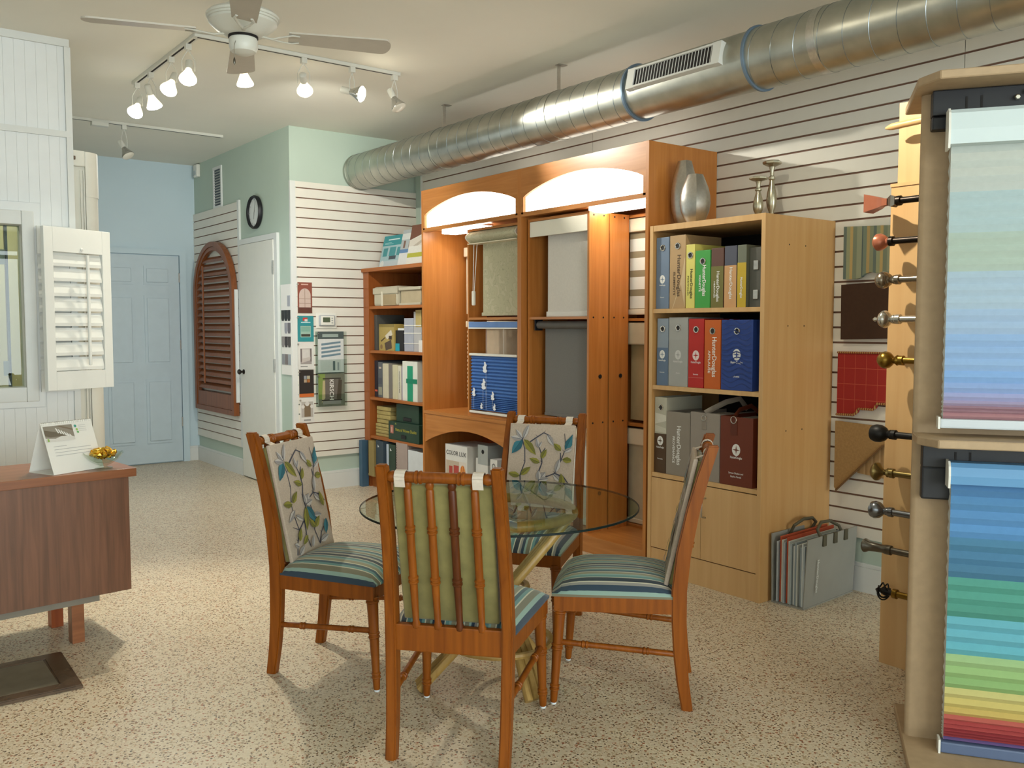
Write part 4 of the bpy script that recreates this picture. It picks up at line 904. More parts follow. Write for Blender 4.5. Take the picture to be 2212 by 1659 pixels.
# brochures leaning on top
def leaflet(label, x, y, w_, h, z, lean, polys, group, base='cfd4d2', rz=0, cat='brochure', name='brochure'):
    t = thing(name, label, cat, (x, y, z), rz, group); n = Vector((math.sin(lean), 0, math.cos(lean)))
    bm = bmesh.new(); prism(bm, [(-w_ / 2, 0), (w_ / 2, 0), (w_ / 2, h), (-w_ / 2, h)], lambda a, b, d: (n.x * b + d * math.cos(lean), -a, n.z * b - d * math.sin(lean) + .0045 * math.sin(lean)), 0, .004)
    c = mk('card', bm, mat('card_' + base, base, .5), t)
    flat('printed_front', c, (0, w_ / 2, .0045 * math.sin(lean)), (0, -1, 0), (n.x, 0, n.z), [(p if len(p) == 4 and not hasattr(p[0], '__len__') else p, cc) for p, cc in polys], .0008)
    return t
TG = 'brochures standing on the corner bookcase'
leaflet('teal window brochure leaning on the corner bookcase top', 3.70, 6.50, .30, .275, KZ, R(14), [((0, .30, .19, .275), '2b8f95'), ((0, .30, 0, .19), '9fbcc0'), ((.03, .1, .1, .17), '3b8d92'), ((.13, .23, .1, .175), '3f9196'), ((.25, .3, .1, .17), '3b8d92'), ((.14, .25, .07, .1), '3e4a52'), ((0, .30, 0, .06), 'b8c4c6'), (disc(.045, .035, .03), 'd4d8d2'), ((.08, .26, .235, .245), 'cfe4e2'), ((.03, .14, .212, .216), '9fd0d0'), ((.03, .17, .202, .206), '9fd0d0')], TG)
leaflet('grey and white photo brochure in the middle of the three on the corner bookcase', 3.69, 6.23, .2, .30, KZ, R(13), [((0, .2, 0, .11), 'd8d9d6'), ((0, .2, .11, .14), '5b84b0'), ((0, .2, .14, .3), 'aab2b4'), ((0, .2, .22, .27), 'd0d4d0'), ((.04, .07, .15, .21), '7c5f50'), ((.12, .17, .15, .2), '8c7a6a')], TG)
leaflet('brown and white brochure with lime stripe leaning beside the cherry cabinet', 3.66, 6.01, .27, .32, KZ, R(12), [((0, .27, 0, .32), 'dedcd2'), ([(0, .2), (0, .32), (.27, .32), (.27, .26)], '6d3f2c'), ([(0, .15), (.27, .15), (.27, .255), (0, .195)], 'd6cfc2'), ([(.06, .15), (.27, .23), (.27, .205), (.13, .15)], 'b7ac9c'), ((0, .27, .06, .095), 'b2b13a'), ((.2, .27, .15, .185), 'c79a52')], TG)
# shelf 2: white foam boxes
t = thing('storage_box', 'large scalloped off-white box on the upper shelf of the corner bookcase', 'box', (3.72, 6.38, 1.49), group=G)
bx('box_body', mat('foam_offwhite', 'b9b19a', .7, var=.04), t, -.11, .13, -.19, .19, 0, .155, .02); bx('raised_band', mat('foam_offwhite', 'b9b19a'), t, -.116, -.108, -.20, .195, .095, .145, .006); bx('label_holder', mat('foam_edge', 'cfc8b2', .6), t, -.117, -.110, .03, .055, .0, .115, .002); bx('front_panel', mat('foam_panel', '9f8c6a', .7), t, -.1135, -.1085, -.17, .03, .004, .09)
t = thing('storage_box', 'smaller lidded off-white box beside the scalloped one on the upper shelf', 'box', (3.73, 6.02, 1.49), group=G)
bx('box_body', mat('foam_panel2', 'b0a183', .7), t, -.10, .12, -.15, .15, 0, .115, .006); bx('lid', mat('foam_offwhite', 'b9b19a'), t, -.115, .13, -.165, .165, .115, .14, .006); bx('base_lip', mat('foam_offwhite', 'b9b19a'), t, -.112, .125, -.16, .16, .0, .018, .004)
# shelf 3
book('slim dark grey binder with white tab on the third shelf of the corner bookcase', 6.58, 6.63, 1.13, .29, '4c4c48')
t, a, b = carton('picture_box', 'yellow carton with picture of a hand tool on the third shelf', 'box', 3.66, 3.80, 6.33, 6.575, 1.13, .215, mat('yellow_carton', 'b39a52', .6), G)
flat('cover_picture', t, (-a, b, 0), polys=[((0, .245, 0, .215), 'b09a58'), ((.0, .245, .19, .215), '8c7a40'), ([(.10, .12), (.2, .17), (.22, .13), (.13, .09)], 'd8d0bc'), ([(.09, .06), (.2, .09), (.21, .02), (.11, .0)], '55463a'), ([(.03, .08), (.1, .11), (.1, .1), (.04, .07)], '4a3a2a'), ((.16, .21, .09, .12), '3a2c26'), (disc(.04, .03, .02), '8c6f4a')], lift=.0008, **NX)
t, a, b = carton('small_box', 'black box with turquoise end between the yellow carton and plastic trays', 'box', 3.67, 3.80, 6.20, 6.325, 1.13, .165, M_black, G)
bx('turquoise_end', mat('turquoise_card', '1c9bab', .5), t, -a - .002, -a, .0, b, 0, .06); bx('loose_paper', M_paper, t, -a + .01, a, -b + .01, b - .02, .165, .182)
for k, (ya, yb, hh, cc) in enumerate(((6.05, 6.19, .26, 'a5a9b4'), (5.93, 6.045, .31, 'b1b0b0'))):
    t, a, b = carton('plastic_organiser', ('clear grey plastic organiser tower leaning beside the black box', 'taller clear plastic organiser holding tan sheets at the right of the third shelf')[k], 'organiser', 3.67, 3.83, ya, yb, 1.13, hh, mat('clear_grey_plastic' + str(k), cc, .25, var=.05), G)
    for zz in (.06, .14, .20): bx('tray_edge', M_plastic, t, -a - .003, -a, -b, b, zz, zz + .006)
    if k: bx('tan_sheets', mat('tan_sheet', 'b5a268', .7), t, -a - .001, a - .02, -b, b - .03, hh - .12, hh + .012)
t, a, b = carton('small_box', 'small white box with a knob at the right end of the third shelf', 'box', 3.64, 3.665, 5.83, 5.925, 1.13, .09, M_card, G)
# shelf 4: binders
for (ya, yb, hh, cc, lab) in ((6.575, 6.632, .30, '2a2c34', 'black binder with coral mark at the left end of the fourth shelf'), (6.50, 6.572, .29, '5c6266', 'grey binder with pale label on the fourth shelf'), (6.40, 6.497, .28, 'c9c2a8', 'thick cream binder beside the grey ones on the fourth shelf'), (6.34, 6.398, .285, '76706a', 'taupe binder between two cream binders on the fourth shelf'), (6.255, 6.338, .275, 'c6bf9f', 'second cream binder from the right on the fourth shelf'), (6.20, 6.253, .27, 'cfcab4', 'cream binder with fine spine print on the fourth shelf'), (6.165, 6.198, .265, '9f9aa6', 'slim lilac grey folder on the fourth shelf')):
    t, b = book(lab, ya, yb, .745, hh, cc)
    if cc == 'cfcab4': text(t, [('WOVEN TEXTURES', .02, 0, .14, True)], (0, 0, 0), m=M_txt, **NX)
    if cc == '2a2c34': flat('spine_mark', t, (0, 0, 0), polys=[((-.022, .022, .045, .06), 'd0604a')], **NX)
    if cc == '5c6266': flat('spine_mark', t, (0, 0, 0), polys=[((-.03, .03, .02, .085), '9a9a84'), ((-.02, .02, .235, .25), 'c8b8a8'), ((-.03, .03, .11, .16), '4a525c')], **NX)
t, b = book('thick white binder with green stripe and band on the fourth shelf', 5.93, 6.155, .745, .31, 'd6d8cc', .27, 3.63)
bx('green_stripe', mat('emerald_card', '1c8f6c', .5), t, -.002, 0, -.045, .035, 0, .275); bx('elastic_band', mat('emerald_band', '157a5c', .5), t, -.004, -.002, -.11, .05, .14, .175)
# shelf 5
M_kraft = mat('kraft_paper', 'a8975e', .8, var=.12, nscale=20)
for (zz, hh, dx, lab) in ((.425, .105, 0, 'lower stack of wrinkled tan kraft packets on the fifth shelf'), (.532, .14, .01, 'upper stack of wrinkled tan kraft packets on the fifth shelf')):
    t = thing('paper_stack', lab, 'paper stack', (3.74, 6.49, zz), group=G)
    n = 4
    for k in range(n): q = hh / n; bx('packet', M_kraft, t, -.10 - .006 * (k % 2) + dx, .14, -.12 + .008 * (k % 3), .12 - .01 * (k % 2), k * q + .001, (k + 1) * q - .001, .006)
M_gbox = mat('dark_green_box', '1d3a2c', .5, var=.05)
t, a, b = carton('sample_box', 'dark green sample case with yellow lettering on the fifth shelf', 'box', 3.61, 3.86, 5.88, 6.345, .425, .145, M_gbox, G)
text(t, [('Natural Woven Shades', .034, .27, .085, False)], (-a, b, 0), m=mat('yellow_ink', 'a8a038', .5, var=0), **NX); flat('picture_label', t, (-a, b, 0), polys=[((.03, .08, .05, .115), 'b06a5a'), ((.04, .06, .06, .1), 'c8a090'), ([(.10, .125), (.115, .14), (.13, .125)], '8a9440')], **NX); bx('latch', M_black, t, -a - .004, -a, -.04, .03, .02, .05, .004)
t, a, b = carton('sample_box', 'smaller dark green case stacked on the lettered one', 'box', 3.64, 3.86, 5.93, 6.27, .5715, .14, M_gbox, G); bx('latch', M_black, t, -a - .004, -a, -.06, .06, .012, .04, .004)
# bottom row, some spilling out in front
t, b = book('tall slate blue board standing beside the corner bookcase', 6.645, 6.70, .0, .385, '3f5d74', .06, 3.53, 'board', 'sample_board')
t, b = book('rounded tan and black sample book on the bottom shelf', 6.50, 6.60, .1, .29, '8f7d4c', .3, 3.56); bx('black_strap', M_black, t, -.003, 0, b - .008, b, .02, .29)
for (ya, yb, hh, cc, lab) in ((6.37, 6.495, .30, '33424e', 'dark slate binder with white triangle on the bottom shelf'), (6.33, 6.368, .28, 'b8c4d0', 'slim pale blue folder on the bottom shelf'), (6.22, 6.328, .285, '2e4234', 'dark green binder with white triangle on the bottom shelf'), (6.04, 6.215, .31, 'a4948c', 'spiral bound mauve grey sample book on the bottom shelf'), (5.80, 6.03, .27, 'cfd4d6', 'white box binder at the right end of the bottom shelf')):
    t, b = book(lab, ya, yb, .1, hh, cc, .28, 3.60 if cc != '33424e' else 3.575)
    if 'triangle' in lab: flat('spine_mark', t, (0, 0, 0), polys=[([(-.03, hh - .03), (-.005, hh - .05), (-.03, hh - .055)], 'dfe2e2')], **NX)
    if 'spiral' in lab:
        bm = bmesh.new()
        for k in range(14): torus(bm, .008, .0015, Matrix.Translation((-.002, b - .01, .02 + k * .02)) @ Matrix.Rotation(PI / 2, 4, 'X'), 10, 5)
        mk('spiral_binding', bm, M_dark, t)

# ---------------------------------------------------------------- closet wall: arched shutter, clock, vent, swatch card
def arched_shutter():
    t = thing('arched_shutter', 'dark cherry arched plantation shutter hung on the slatwall by the closet door', 'shutter', (2.922, 8.36, .53))
    M_as = wood('shutter_cherry', '74401f', '8a5028', 'z', .35)
    hw, H, hs = .515, 1.575, 1.10      # half width, total height, springing height
    def outline(g, n=26):
        pts = [(-hw + g, g), (hw - g, g)]
        for k in range(n + 1):
            a = PI * k / n; pts.append(((hw - g) * math.cos(a), hs + (H - hs - g) * math.sin(a)))
        return pts
    o = outline(0); i_ = outline(.045)
    bm = bmesh.new()
    def ring(o, i_, x0, x1):
        vo = [[bm.verts.new((x, a, b)) for a, b in o] for x in (x0, x1)]; vi = [[bm.verts.new((x, a, b)) for a, b in i_] for x in (x0, x1)]; n = len(o)
        for k in range(n):
            j = (k + 1) % n
            bm.faces.new((vo[0][k], vo[0][j], vi[0][j], vi[0][k])); bm.faces.new((vo[1][k], vi[1][k], vi[1][j], vo[1][j])); bm.faces.new((vo[0][k], vo[1][k], vo[1][j], vo[0][j])); bm.faces.new((vi[0][k], vi[0][j], vi[1][j], vi[1][k]))
    ring(o, i_, -.02, .03); bmesh.ops.recalc_face_normals(bm, faces=bm.faces); mk('outer_frame', bm, M_as, t)
    bm = bmesh.new(); ring(outline(.047), outline(.08), -.012, .022); bmesh.ops.recalc_face_normals(bm, faces=bm.faces); mk('inner_frame', bm, M_as, t)
    bx('bottom_rail', M_as, t, -.012, .022, -hw + .08, hw - .08, .08, .18)
    zz = .235
    while zz < H - .15:
        half = hw - .082 if zz < hs else (hw - .082) * math.sqrt(max(0, 1 - ((zz - hs) / (H - hs - .082)) ** 2))
        if half > .06:
            bm = bmesh.new(); c, s = math.cos(R(58)), math.sin(R(58)); prism(bm, [(-.03, 0), (0, .004), (.03, 0), (0, -.004)], lambda a, b, d: (a * c - b * s, d, a * s + b * c), -half, half)
            mk('louvre', bm, M_as, t, loc=(.005, 0, zz))
        zz += .062
    bx('tilt_rod', M_as, t, -.044, -.03, .175, .19, .26, 1.36, .002)
    bx('white_edge_strip', M_trim, t, .0, .03, -hw - .02, -hw - .003, .12, 1.12)
    return t
arched_shutter()
ck = thing('wall_clock', 'round white wall clock with black rim above the closet door', 'clock', (2.975, 7.42, 2.285))
RX = Matrix.Rotation(-PI / 2, 4, 'Y')
bm = bmesh.new(); lathe(bm, [(.125, 0), (.138, .006), (.14, .03), (.132, .042), (.122, .036), (.120, .022), (.120, .0)], 40, RX, False); mk('rim', bm, M_black, ck, True)
bm = bmesh.new(); lathe(bm, [(.119, .015), (.119, .020)], 40, RX); mk('dial', bm, mat('clock_dial', 'd6dad6', .4, var=0), ck)
flat('hour_marks', ck, (-.0205, 0, 0), polys=[([(x * .098 - y * .002, y * .098 + x * .002), (x * .098 + y * .002, y * .098 - x * .002), (x * .112 + y * .002, y * .112 - x * .002), (x * .112 - y * .002, y * .112 + x * .002)], '555555') for x, y in [(math.cos(k * PI / 6), math.sin(k * PI / 6)) for k in range(12)]], lift=.0005, **NX)
def hand(name, L, ang, w_): bm = bmesh.new(); prism(bm, [(-w_, -.015), (w_, -.015), (w_ * .5, L), (-w_ * .5, L)], lambda a, b, d: (-.024 - d, -(a * math.cos(ang) + b * math.sin(ang)), -a * math.sin(ang) + b * math.cos(ang)), 0, .001); mk(name, bm, mat('clock_hand', '8c8c8a', .5, var=0), ck)
hand('hour_hand', .06, R(200), .004); hand('minute_hand', .095, R(15), .003)
vt = thing('wall_vent', 'tall white louvred vent high on the closet wall', 'vent', (2.975, 8.33, 2.60)); vh = .19
bm = bmesh.new()
for (a0, a1, z0, z1) in ((-.11, -.085, -vh, vh), (.085, .11, -vh, vh), (-.085, .085, vh - .025, vh), (-.085, .085, -vh, -vh + .025)): box(bm, -.012, 0, a0, a1, z0, z1)
mk('frame', bm, M_trim, vt); bx('duct_opening', mat('vent_shadow', '5d666e', .7), vt, -.002, 0, -.085, .085, -vh + .025, vh - .025)
for k in range(14): bm = bmesh.new(); zz = -vh + .04 + k * .024; prism(bm, [(-.010, zz), (-.009, zz + .001), (-.003, zz + .014), (-.004, zz + .013)], lambda a, b, d: (a, d, b), -.084, .084); mk('vent_slat', bm, M_lightgrey, vt)
sw = thing('swatch_card', 'tall white swatch card with grey sample chips hung by the closet door', 'swatch card', (2.97, 6.835, .94))
bx('card', M_paper, sw, -.004, 0, -.10, .10, 0, .72)
for (zz, cols_, r) in ((.545, [None, None, 'a4a6ac'], 0), (.43, ['2c2f2e', '24282a', '2e3030'], 1), (.33, [None, '9a9aa0', '6e6c70'], 1), (.22, ['8a8480', '3e3a3a', '4a4644'], 1), (.08, ['8e9092', '7c7472', '9aa0a4'], 0)):
    for k, cc in enumerate(cols_):
        if cc: yy = .06 - k * .06; bm = bmesh.new(); prism(bm, [(yy - .026, zz + .02 * r), (yy - .018, zz), (yy + .018, zz), (yy + .026, zz + .02 * r), (yy + .026, zz + .085), (yy - .026, zz + .085)], lambda a, b, d: (d, a, b), -.007, -.004); mk('sample_chip', bm, mat('chip_' + cc, cc, .5), sw)
al = thing('alarm_sensor', 'small white motion sensor in the corner by the end wall', 'sensor', (2.975, 8.86, 2.76)); bx('body', M_plastic, al, -.035, 0, -.05, .05, 0, .12, .008); bx('lens', mat('sensor_lens', 'c2c8c8', .3), al, -.039, -.034, -.035, .035, .02, .06, .004)

# ---------------------------------------------------------------- back wall: brochures and thermostat
WG = 'brochures hung in a column on the back wall'
def hung(label, x0, x1, z0, z1, polys, group=WG, base='d8d6d0', y=6.724, th=.005):
    t = thing('brochure', label, 'brochure', ((x0 + x1) / 2, y, z0), group=group); w_ = x1 - x0
    bx('card', mat('card_' + base, base, .5), t, -w_ / 2, w_ / 2, 0, th, 0, z1 - z0)
    flat('printed_front', t, (-w_ / 2, 0, 0), polys=polys, lift=.0008, **NY)
    bx('hook', M_steel, t, -w_ / 2 - .004, -w_ / 2 + .006, -.012, .004, z1 - z0 - .02, z1 - z0 - .012); return t
hung('rust red brochure with arched window at the top of the wall column', 3.018, 3.14, 1.432, 1.675, [((0, .122, 0, .243), '8c4a38'), ((.012, .11, .045, .14), 'c9b4a8')] + [([(.061 + .049 * math.cos(PI * k / 12), .14 + .055 * math.sin(PI * k / 12)) for k in range(13)], 'c9b4a8')] + [((.058, .063, .045, .19), 'a08878'), ((.012, .11, .11, .114), 'a08878'), ((.012, .11, .075, .079), 'a08878'), ((.03, .09, .222, .23), 'd8b0a0'), ((0, .122, 0, .045), '5e3428')])
hung('teal brochure with small red mark second in the wall column', 3.013, 3.15, 1.205, 1.41, [((0, .137, 0, .205), '2a8a90'), ((.025, .112, .035, .125), '9ab8a8'), ((.03, .107, .08, .12), '7fa898'), ((.03, .107, .04, .06), '3c3a30'), ((.045, .085, .165, .19), 'c03c34'), ((.06, .085, .16, .178), 'd8d0c8'), ((.03, .11, .15, .156), 'd8e8e8')])
hung('white brochure with grey window photo third in the wall column', 3.014, 3.15, .985, 1.203, [((.02, .115, .04, .165), '9d9490'), ((.035, .1, .085, .16), 'cfcac4'), ([(.03, .05), (.1, .07), (.11, .1), (.035, .085)], 'bfb6ae'), ((.02, .03, .06, .165), '6a5f5c'), ((.105, .115, .06, .165), '6a5f5c'), ((.02, .08, .018, .026), '8c8c88')])
hung('black brochure with orange foot and four small tiles fourth in the wall column', 3.02, 3.145, .762, .98, [((0, .125, 0, .218), '2a2320'), ((0, .125, 0, .028), 'c9692c'), ((.04, .064, .145, .17), '8a9098'), ((.067, .092, .145, .17), 'b0a890'), ((.04, .064, .117, .142), 'b09a80'), ((.067, .092, .117, .142), 'a86a34')])
hung('grey brochure with tied drapery photo at the bottom of the wall column', 3.025, 3.145, .555, .755, [((.01, .11, .045, .17), 'b6b0a8'), ((.035, .09, .05, .15), '7d6a52'), (disc(.025, .13, .014), 'dcd8d2'), (disc(.1, .13, .014), 'dcd8d2'), (disc(.06, .152, .018), 'd6d2cc'), ((.03, .09, .016, .028), '9a9a96')])
th = thing('thermostat', 'white thermostat with grey green display on the slatwall', 'thermostat', (3.262, 6.728, 1.31))
bx('backplate', M_plastic, th, -.09, .09, -.008, 0, 0, .125, .004)
bm = bmesh.new(); box(bm, -.07, .07, -.026, -.008, .02, .105, .008); mk('housing', bm, mat('thermostat_grey', 'a9adb0', .4, var=0), th); bx('face', M_plastic, th, -.058, .058, -.030, -.026, .026, .099, .003); bx('display', mat('lcd', '55604a', .3, var=0), th, -.042, .02, -.032, -.030, .05, .088)
for k in range(3): bx('button', M_lightgrey, th, .032, .046, -.0325, -.030, .04 + k * .018, .05 + k * .018, .001)
# acrylic rack with brochures
rk = thing('literature_rack', 'clear acrylic brochure rack hung on the slatwall', 'rack', (3.29, 6.728, .68)); M_acr = thin_glass('clear_acrylic', 'f2f6f4', .03, 1.3)
bx('back_sheet', M_acr, rk, -.125, .125, -.004, 0, 0, .605); bx('pocket_front', M_acr, rk, -.125, .125, -.05, -.047, 0, .10); bx('pocket_front', M_acr, rk, -.125, .125, -.05, -.047, .27, .38); bx('pocket_floor', M_acr, rk, -.125, .125, -.047, -.004, 0, .004); bx('pocket_floor', M_acr, rk, -.125, .125, -.047, -.004, .266, .27)
for x in (-.127, .124): bx('rack_side', M_acr, rk, x, x + .003, -.05, 0, 0, .605)
RG = 'magazines in the acrylic rack'
hung('magazine cover with blue grey louvre slats in the upper rack pocket', 3.172, 3.40, .955, 1.285, [((0, .228, 0, .33), 'd4d6d4'), ((.0, .228, .27, .33), '4a5654'), ((.04, .18, .285, .31), '9aa8a0')] + [([(.03, .12 + k * .032), (.2, .14 + k * .032), (.2, .155 + k * .032), (.03, .138 + k * .032)], '6d8794') for k in range(4)] + [((.02, .2, .01, .1), 'c6cac6'), ((.13, .15, .015, .09), '5c6a6c'), ((.17, .185, .015, .08), '8c9698')], RG, y=6.698)
kt = hung('magazine cover showing a dark lantern with vertical white lettering in the lower rack pocket', 3.168, 3.40, .69, .945, [((0, .232, 0, .255), '6e7060'), ((0, .06, .05, .255), '7d9148'), ([(.04, .04), (.19, .02), (.2, .2), (.06, .22)], '6a625a'), ([(.03, .02), (.06, .06), (.06, .2), (.04, .2)], 'b8aa80'), ([(.16, .05), (.2, .03), (.21, .2), (.18, .21)], '4a4032'), ((.04, .2, .008, .035), '8c8a86'), ((.03, .21, .035, .045), '2c2620'), ((.04, .2, .21, .22), '3a342c')], RG, y=6.692)
text(kt, [('KIRSCH', .05, .0, .125, True)], (0, 0, 0), m=M_paper, **NY)

# ---------------------------------------------------------------- right wall swatches
SG = 'fabric swatches hung on the slatwall'
def swatch(label, outline, m, x=4.085, th=.006, bulge=.012):
    ys = [p[0] for p in outline]; zs = [p[1] for p in outline]; y0, z0 = sum(ys) / len(ys), min(zs)
    t = thing('fabric_swatch', label, 'fabric swatch', (x, y0, z0), group=SG)
    bm = bmesh.new(); prism(bm, [(a - y0, b - z0) for a, b in outline], lambda a, b, d: (d, a, b), 0, th); mk('fabric', bm, m, t); return t, y0, z0
def stripes_mat(name, stops, axis, per):
    m, nt, b = _new(name); tc = N(nt, 'ShaderNodeTexCoord'); sp = N(nt, 'ShaderNodeSeparateXYZ'); nt.links.new(tc.outputs['Object'], sp.inputs[0])
    mu = N(nt, 'ShaderNodeMath', operation='MULTIPLY_ADD'); mu.inputs[1].default_value = 1 / per; mu.inputs[2].default_value = 10.1; nt.links.new(sp.outputs[axis], mu.inputs[0])
    fr = N(nt, 'ShaderNodeMath', operation='FRACT'); nt.links.new(mu.outputs[0], fr.inputs[0]); cr = ramp(nt, stops, 'CONSTANT'); nt.links.new(fr.outputs[0], cr.inputs[0]); nt.links.new(cr.outputs[0], b.inputs['Base Color']); b.inputs['Roughness'].default_value = .7; return m
M_sst = stripes_mat('striped_silk', [(0, '7f8468'), (.12, 'a58e5c'), (.22, '6f7c6a'), (.34, '4c5a58'), (.38, '8a8f74'), (.55, '737c66'), (.68, 'ad9560'), (.78, '8b906f'), (.9, '5d6a62')], 1, .16)
yy0, yy1 = 2.30, 2.60
pts = [(yy1, 1.822), (yy0, 1.806), (yy0, 1.58)] + [(2.36 + .0 * k, 1.588) for k in range(1)] + [(2.42, 1.585), (2.45, 1.592), (2.48, 1.585), (2.505, 1.565), (2.53, 1.560), (yy1 - .002, 1.562)]
t, y0, z0 = swatch('green and tan striped silk valance swatch at the top', pts, M_sst, 4.07, .02)
bx('hanger_pole', M_steel, t, .020, .029, -.10, .10, .22, .232)
t, y0, z0 = swatch('plain dark chocolate brown fabric swatch', [(2.607, 1.535), (2.30, 1.545), (2.30, 1.27), (2.604, 1.262)], mat('chocolate_velvet', '3c2616', .85, var=.1, nscale=60), 4.07, .02)
def plaid():
    m, nt, b = _new('red_plaid'); tc = N(nt, 'ShaderNodeTexCoord'); sp = N(nt, 'ShaderNodeSeparateXYZ'); nt.links.new(tc.outputs['Object'], sp.inputs[0]); acc = None
    for ax, per in ((1, .06), (2, .078)):
        mu = N(nt, 'ShaderNodeMath', operation='MULTIPLY'); mu.inputs[1].default_value = 1 / per; nt.links.new(sp.outputs[ax], mu.inputs[0]); fr = N(nt, 'ShaderNodeMath', operation='FRACT'); nt.links.new(mu.outputs[0], fr.inputs[0]); lt = N(nt, 'ShaderNodeMath', operation='LESS_THAN'); lt.inputs[1].default_value = .035; nt.links.new(fr.outputs[0], lt.inputs[0])
        if acc is None: acc = lt
        else: mxm = N(nt, 'ShaderNodeMath', operation='MAXIMUM'); nt.links.new(acc.outputs[0], mxm.inputs[0]); nt.links.new(lt.outputs[0], mxm.inputs[1]); acc = mxm
    mx = N(nt, 'ShaderNodeMixRGB'); mx.inputs[1].default_value = (*lin('9a2018'), 1); mx.inputs[2].default_value = (*lin('b8503a'), 1); nt.links.new(acc.outputs[0], mx.inputs[0]); nt.links.new(mx.outputs[0], b.inputs['Base Color']); b.inputs['Roughness'].default_value = .75; return m
out = [(2.62, 1.197), (2.30, 1.20), (2.30, .955), (2.40, .952), (2.412, .93), (2.42, .922), (2.50, .92), (2.51, .90), (2.525, .888), (2.62, .884)]
t, y0, z0 = swatch('red plaid swatch with twisted cord edging and stepped hem', out, plaid(), 4.075, .02)
M_cord = stripes_mat('twisted_cord', [(0, '7a3020'), (.5, 'b09050')], 1, .012)
pipe('cord_trim', M_cord, t, [(-.003, a - y0, b - z0) for a, b in out[2:]], .006, 8); pipe('cord_trim', M_cord, t, [(-.003, a - y0, b - z0) for a, b in out[:2]], .005, 8)
M_bur = mat('tan_burlap', 'a17f50', .85, var=.1, nscale=90)
t, y0, z0 = swatch('tan linen swatch cut to a long diagonal point', [(2.618, .852), (2.30, .842), (2.30, .775), (2.36, .75), (2.605, .50), (2.617, .515)], M_bur, 4.062, .014); pipe('cord_trim', mat('brown_piping', '6e5030', .6), t, [(-.002, 2.30 - y0, .775 - z0), (-.002, 2.36 - y0, .75 - z0), (-.002, 2.605 - y0, .50 - z0)], .005, 8)
t, y0, z0 = swatch('small pleated tan panel behind the diagonal linen swatch', [(2.50, .74), (2.28, .76), (2.28, .585), (2.50, .60)], stripes_mat('pleat_shade_tan', [(0, 'a8875a'), (.5, '96764c'), (.8, 'b3946a')], 1, .04), 4.080, .014)  # fold shading put in as light and dark tan stripes

# ---------------------------------------------------------------- curtain rod display panel and rods
pn = thing('rod_display_board', 'stepped maple board displaying curtain rods', 'display board', (3.29, 1.60, 0))
bx('lower_board', M_maple, pn, 0, .05, -.32, .302, 0, 1.86); bx('upper_board', M_maple, pn, .012, .05, -.32, .284, 1.86, 2.175); bx('ledge', M_maple, pn, -.004, .05, -.32, .304, 1.86, 1.872)
pipe('wooden_peg', M_maple, pn, [(-.055, .30, 2.075), (-.055, .285, 2.076), (-.055, .27, 2.077), (-.055, -.1, 2.09)], [.004, .010, .013, .013], 12)
bx('peg_bracket', M_maple, pn, -.05, .012, -.06, -.04, 2.06, 2.10); bx('foot', M_maple, pn, .05, .30, -.3, .26, 0, .04); bx('foot', M_maple, pn, .05, .07, -.3, .26, .04, 2.1)
def mtl(n, c, r=.3, me=.9): return mat(n, c, r, me, var=.05, nscale=30)
M_bronze = mtl('oil_bronze', '2c2622', .35); M_cop = mtl('copper_glass', 'b06a50', .3, .35); M_pew = mtl('pewter', '8d8272', .25); M_nick = mtl('satin_nickel', 'b9b6ae', .22); M_bra = mtl('antique_brass', '8a6c2c', .28); M_blk = mtl('black_iron', '191817', .45, .4); M_ag = mtl('aged_gold', '857448', .28); M_gun = mtl('gun_metal', '80848a', .22); M_gun2 = mtl('dark_pewter', '6b675e', .3)
RODX = -.10
def rod_unit(k, label, zc, tip, prof, mfin, mrod, sq=None, r=.0125):
    """prof: list of (radius, distance from the tip)"""
    t = thing('curtain_rod', label, 'curtain rod', (3.19, tip, zc), group='curtain rods with finials on the maple board')
    mx = Matrix.Rotation(PI / 2, 4, 'X')          # local z of the lathe -> -Y (away from the tip)
    L = prof[-1][1]
    bm = bmesh.new(); lathe(bm, prof, 20 if not sq else 4, mx @ (Matrix.Rotation(PI / 4, 4, 'Z') if sq else Matrix.Identity(4))); mk('finial', bm, mfin, t, not sq)
    pipe('rod', mrod, t, [(0, -L + .004, 0), (0, -.42, 0)], r, 14)
    bm = bmesh.new(); lathe(bm, [(r, L - .006), (r + .006, L - .003), (r + .006, L + .012), (r, L + .015)], 18, mx); mk('collar', bm, mrod, t, True)
    bx('bracket', mrod, t, 0, .098, -.40, -.385, -.008, .008); bx('bracket_plate', mrod, t, .0975, .0998, -.412, -.372, -.03, .03)
    return t
Z_ = [1.792, 1.645, 1.502, 1.355, 1.202, .922, .776, .628, .482, .320]
t = rod_unit(0, 'bronze curtain rod with flared square copper glass finial, topmost on the board', Z_[0], 1.935, [(.010, .078), (.022, .088), (.030, .10), (.022, .112), (.012, .118)], mtl('pewter_cube', '7d766c', .3), M_bronze, True)
bm = bmesh.new(); lathe(bm, [(.048, 0), (.046, .004), (.030, .045), (.020, .06), (.017, .08)], 4, Matrix.Rotation(PI / 2, 4, 'X') @ Matrix.Rotation(PI / 4, 4, 'Z')); mk('flared_square', bm, M_cop, t)
rod_unit(1, 'bronze curtain rod with rounded copper glass knob, second from the top', Z_[1], 1.906, [(.004, 0), (.022, .002), (.032, .012), (.032, .026), (.024, .042), (.014, .05), (.016, .056), (.011, .064)], M_cop, M_bronze)
rod_unit(2, 'pewter curtain rod with ribbed ball finial', Z_[2], 1.895, [(.004, 0), (.018, .003), (.029, .014), (.033, .028), (.029, .04), (.024, .044), (.026, .047), (.019, .052), (.021, .055), (.012, .06), (.017, .072), (.012, .082)], M_pew, M_pew)
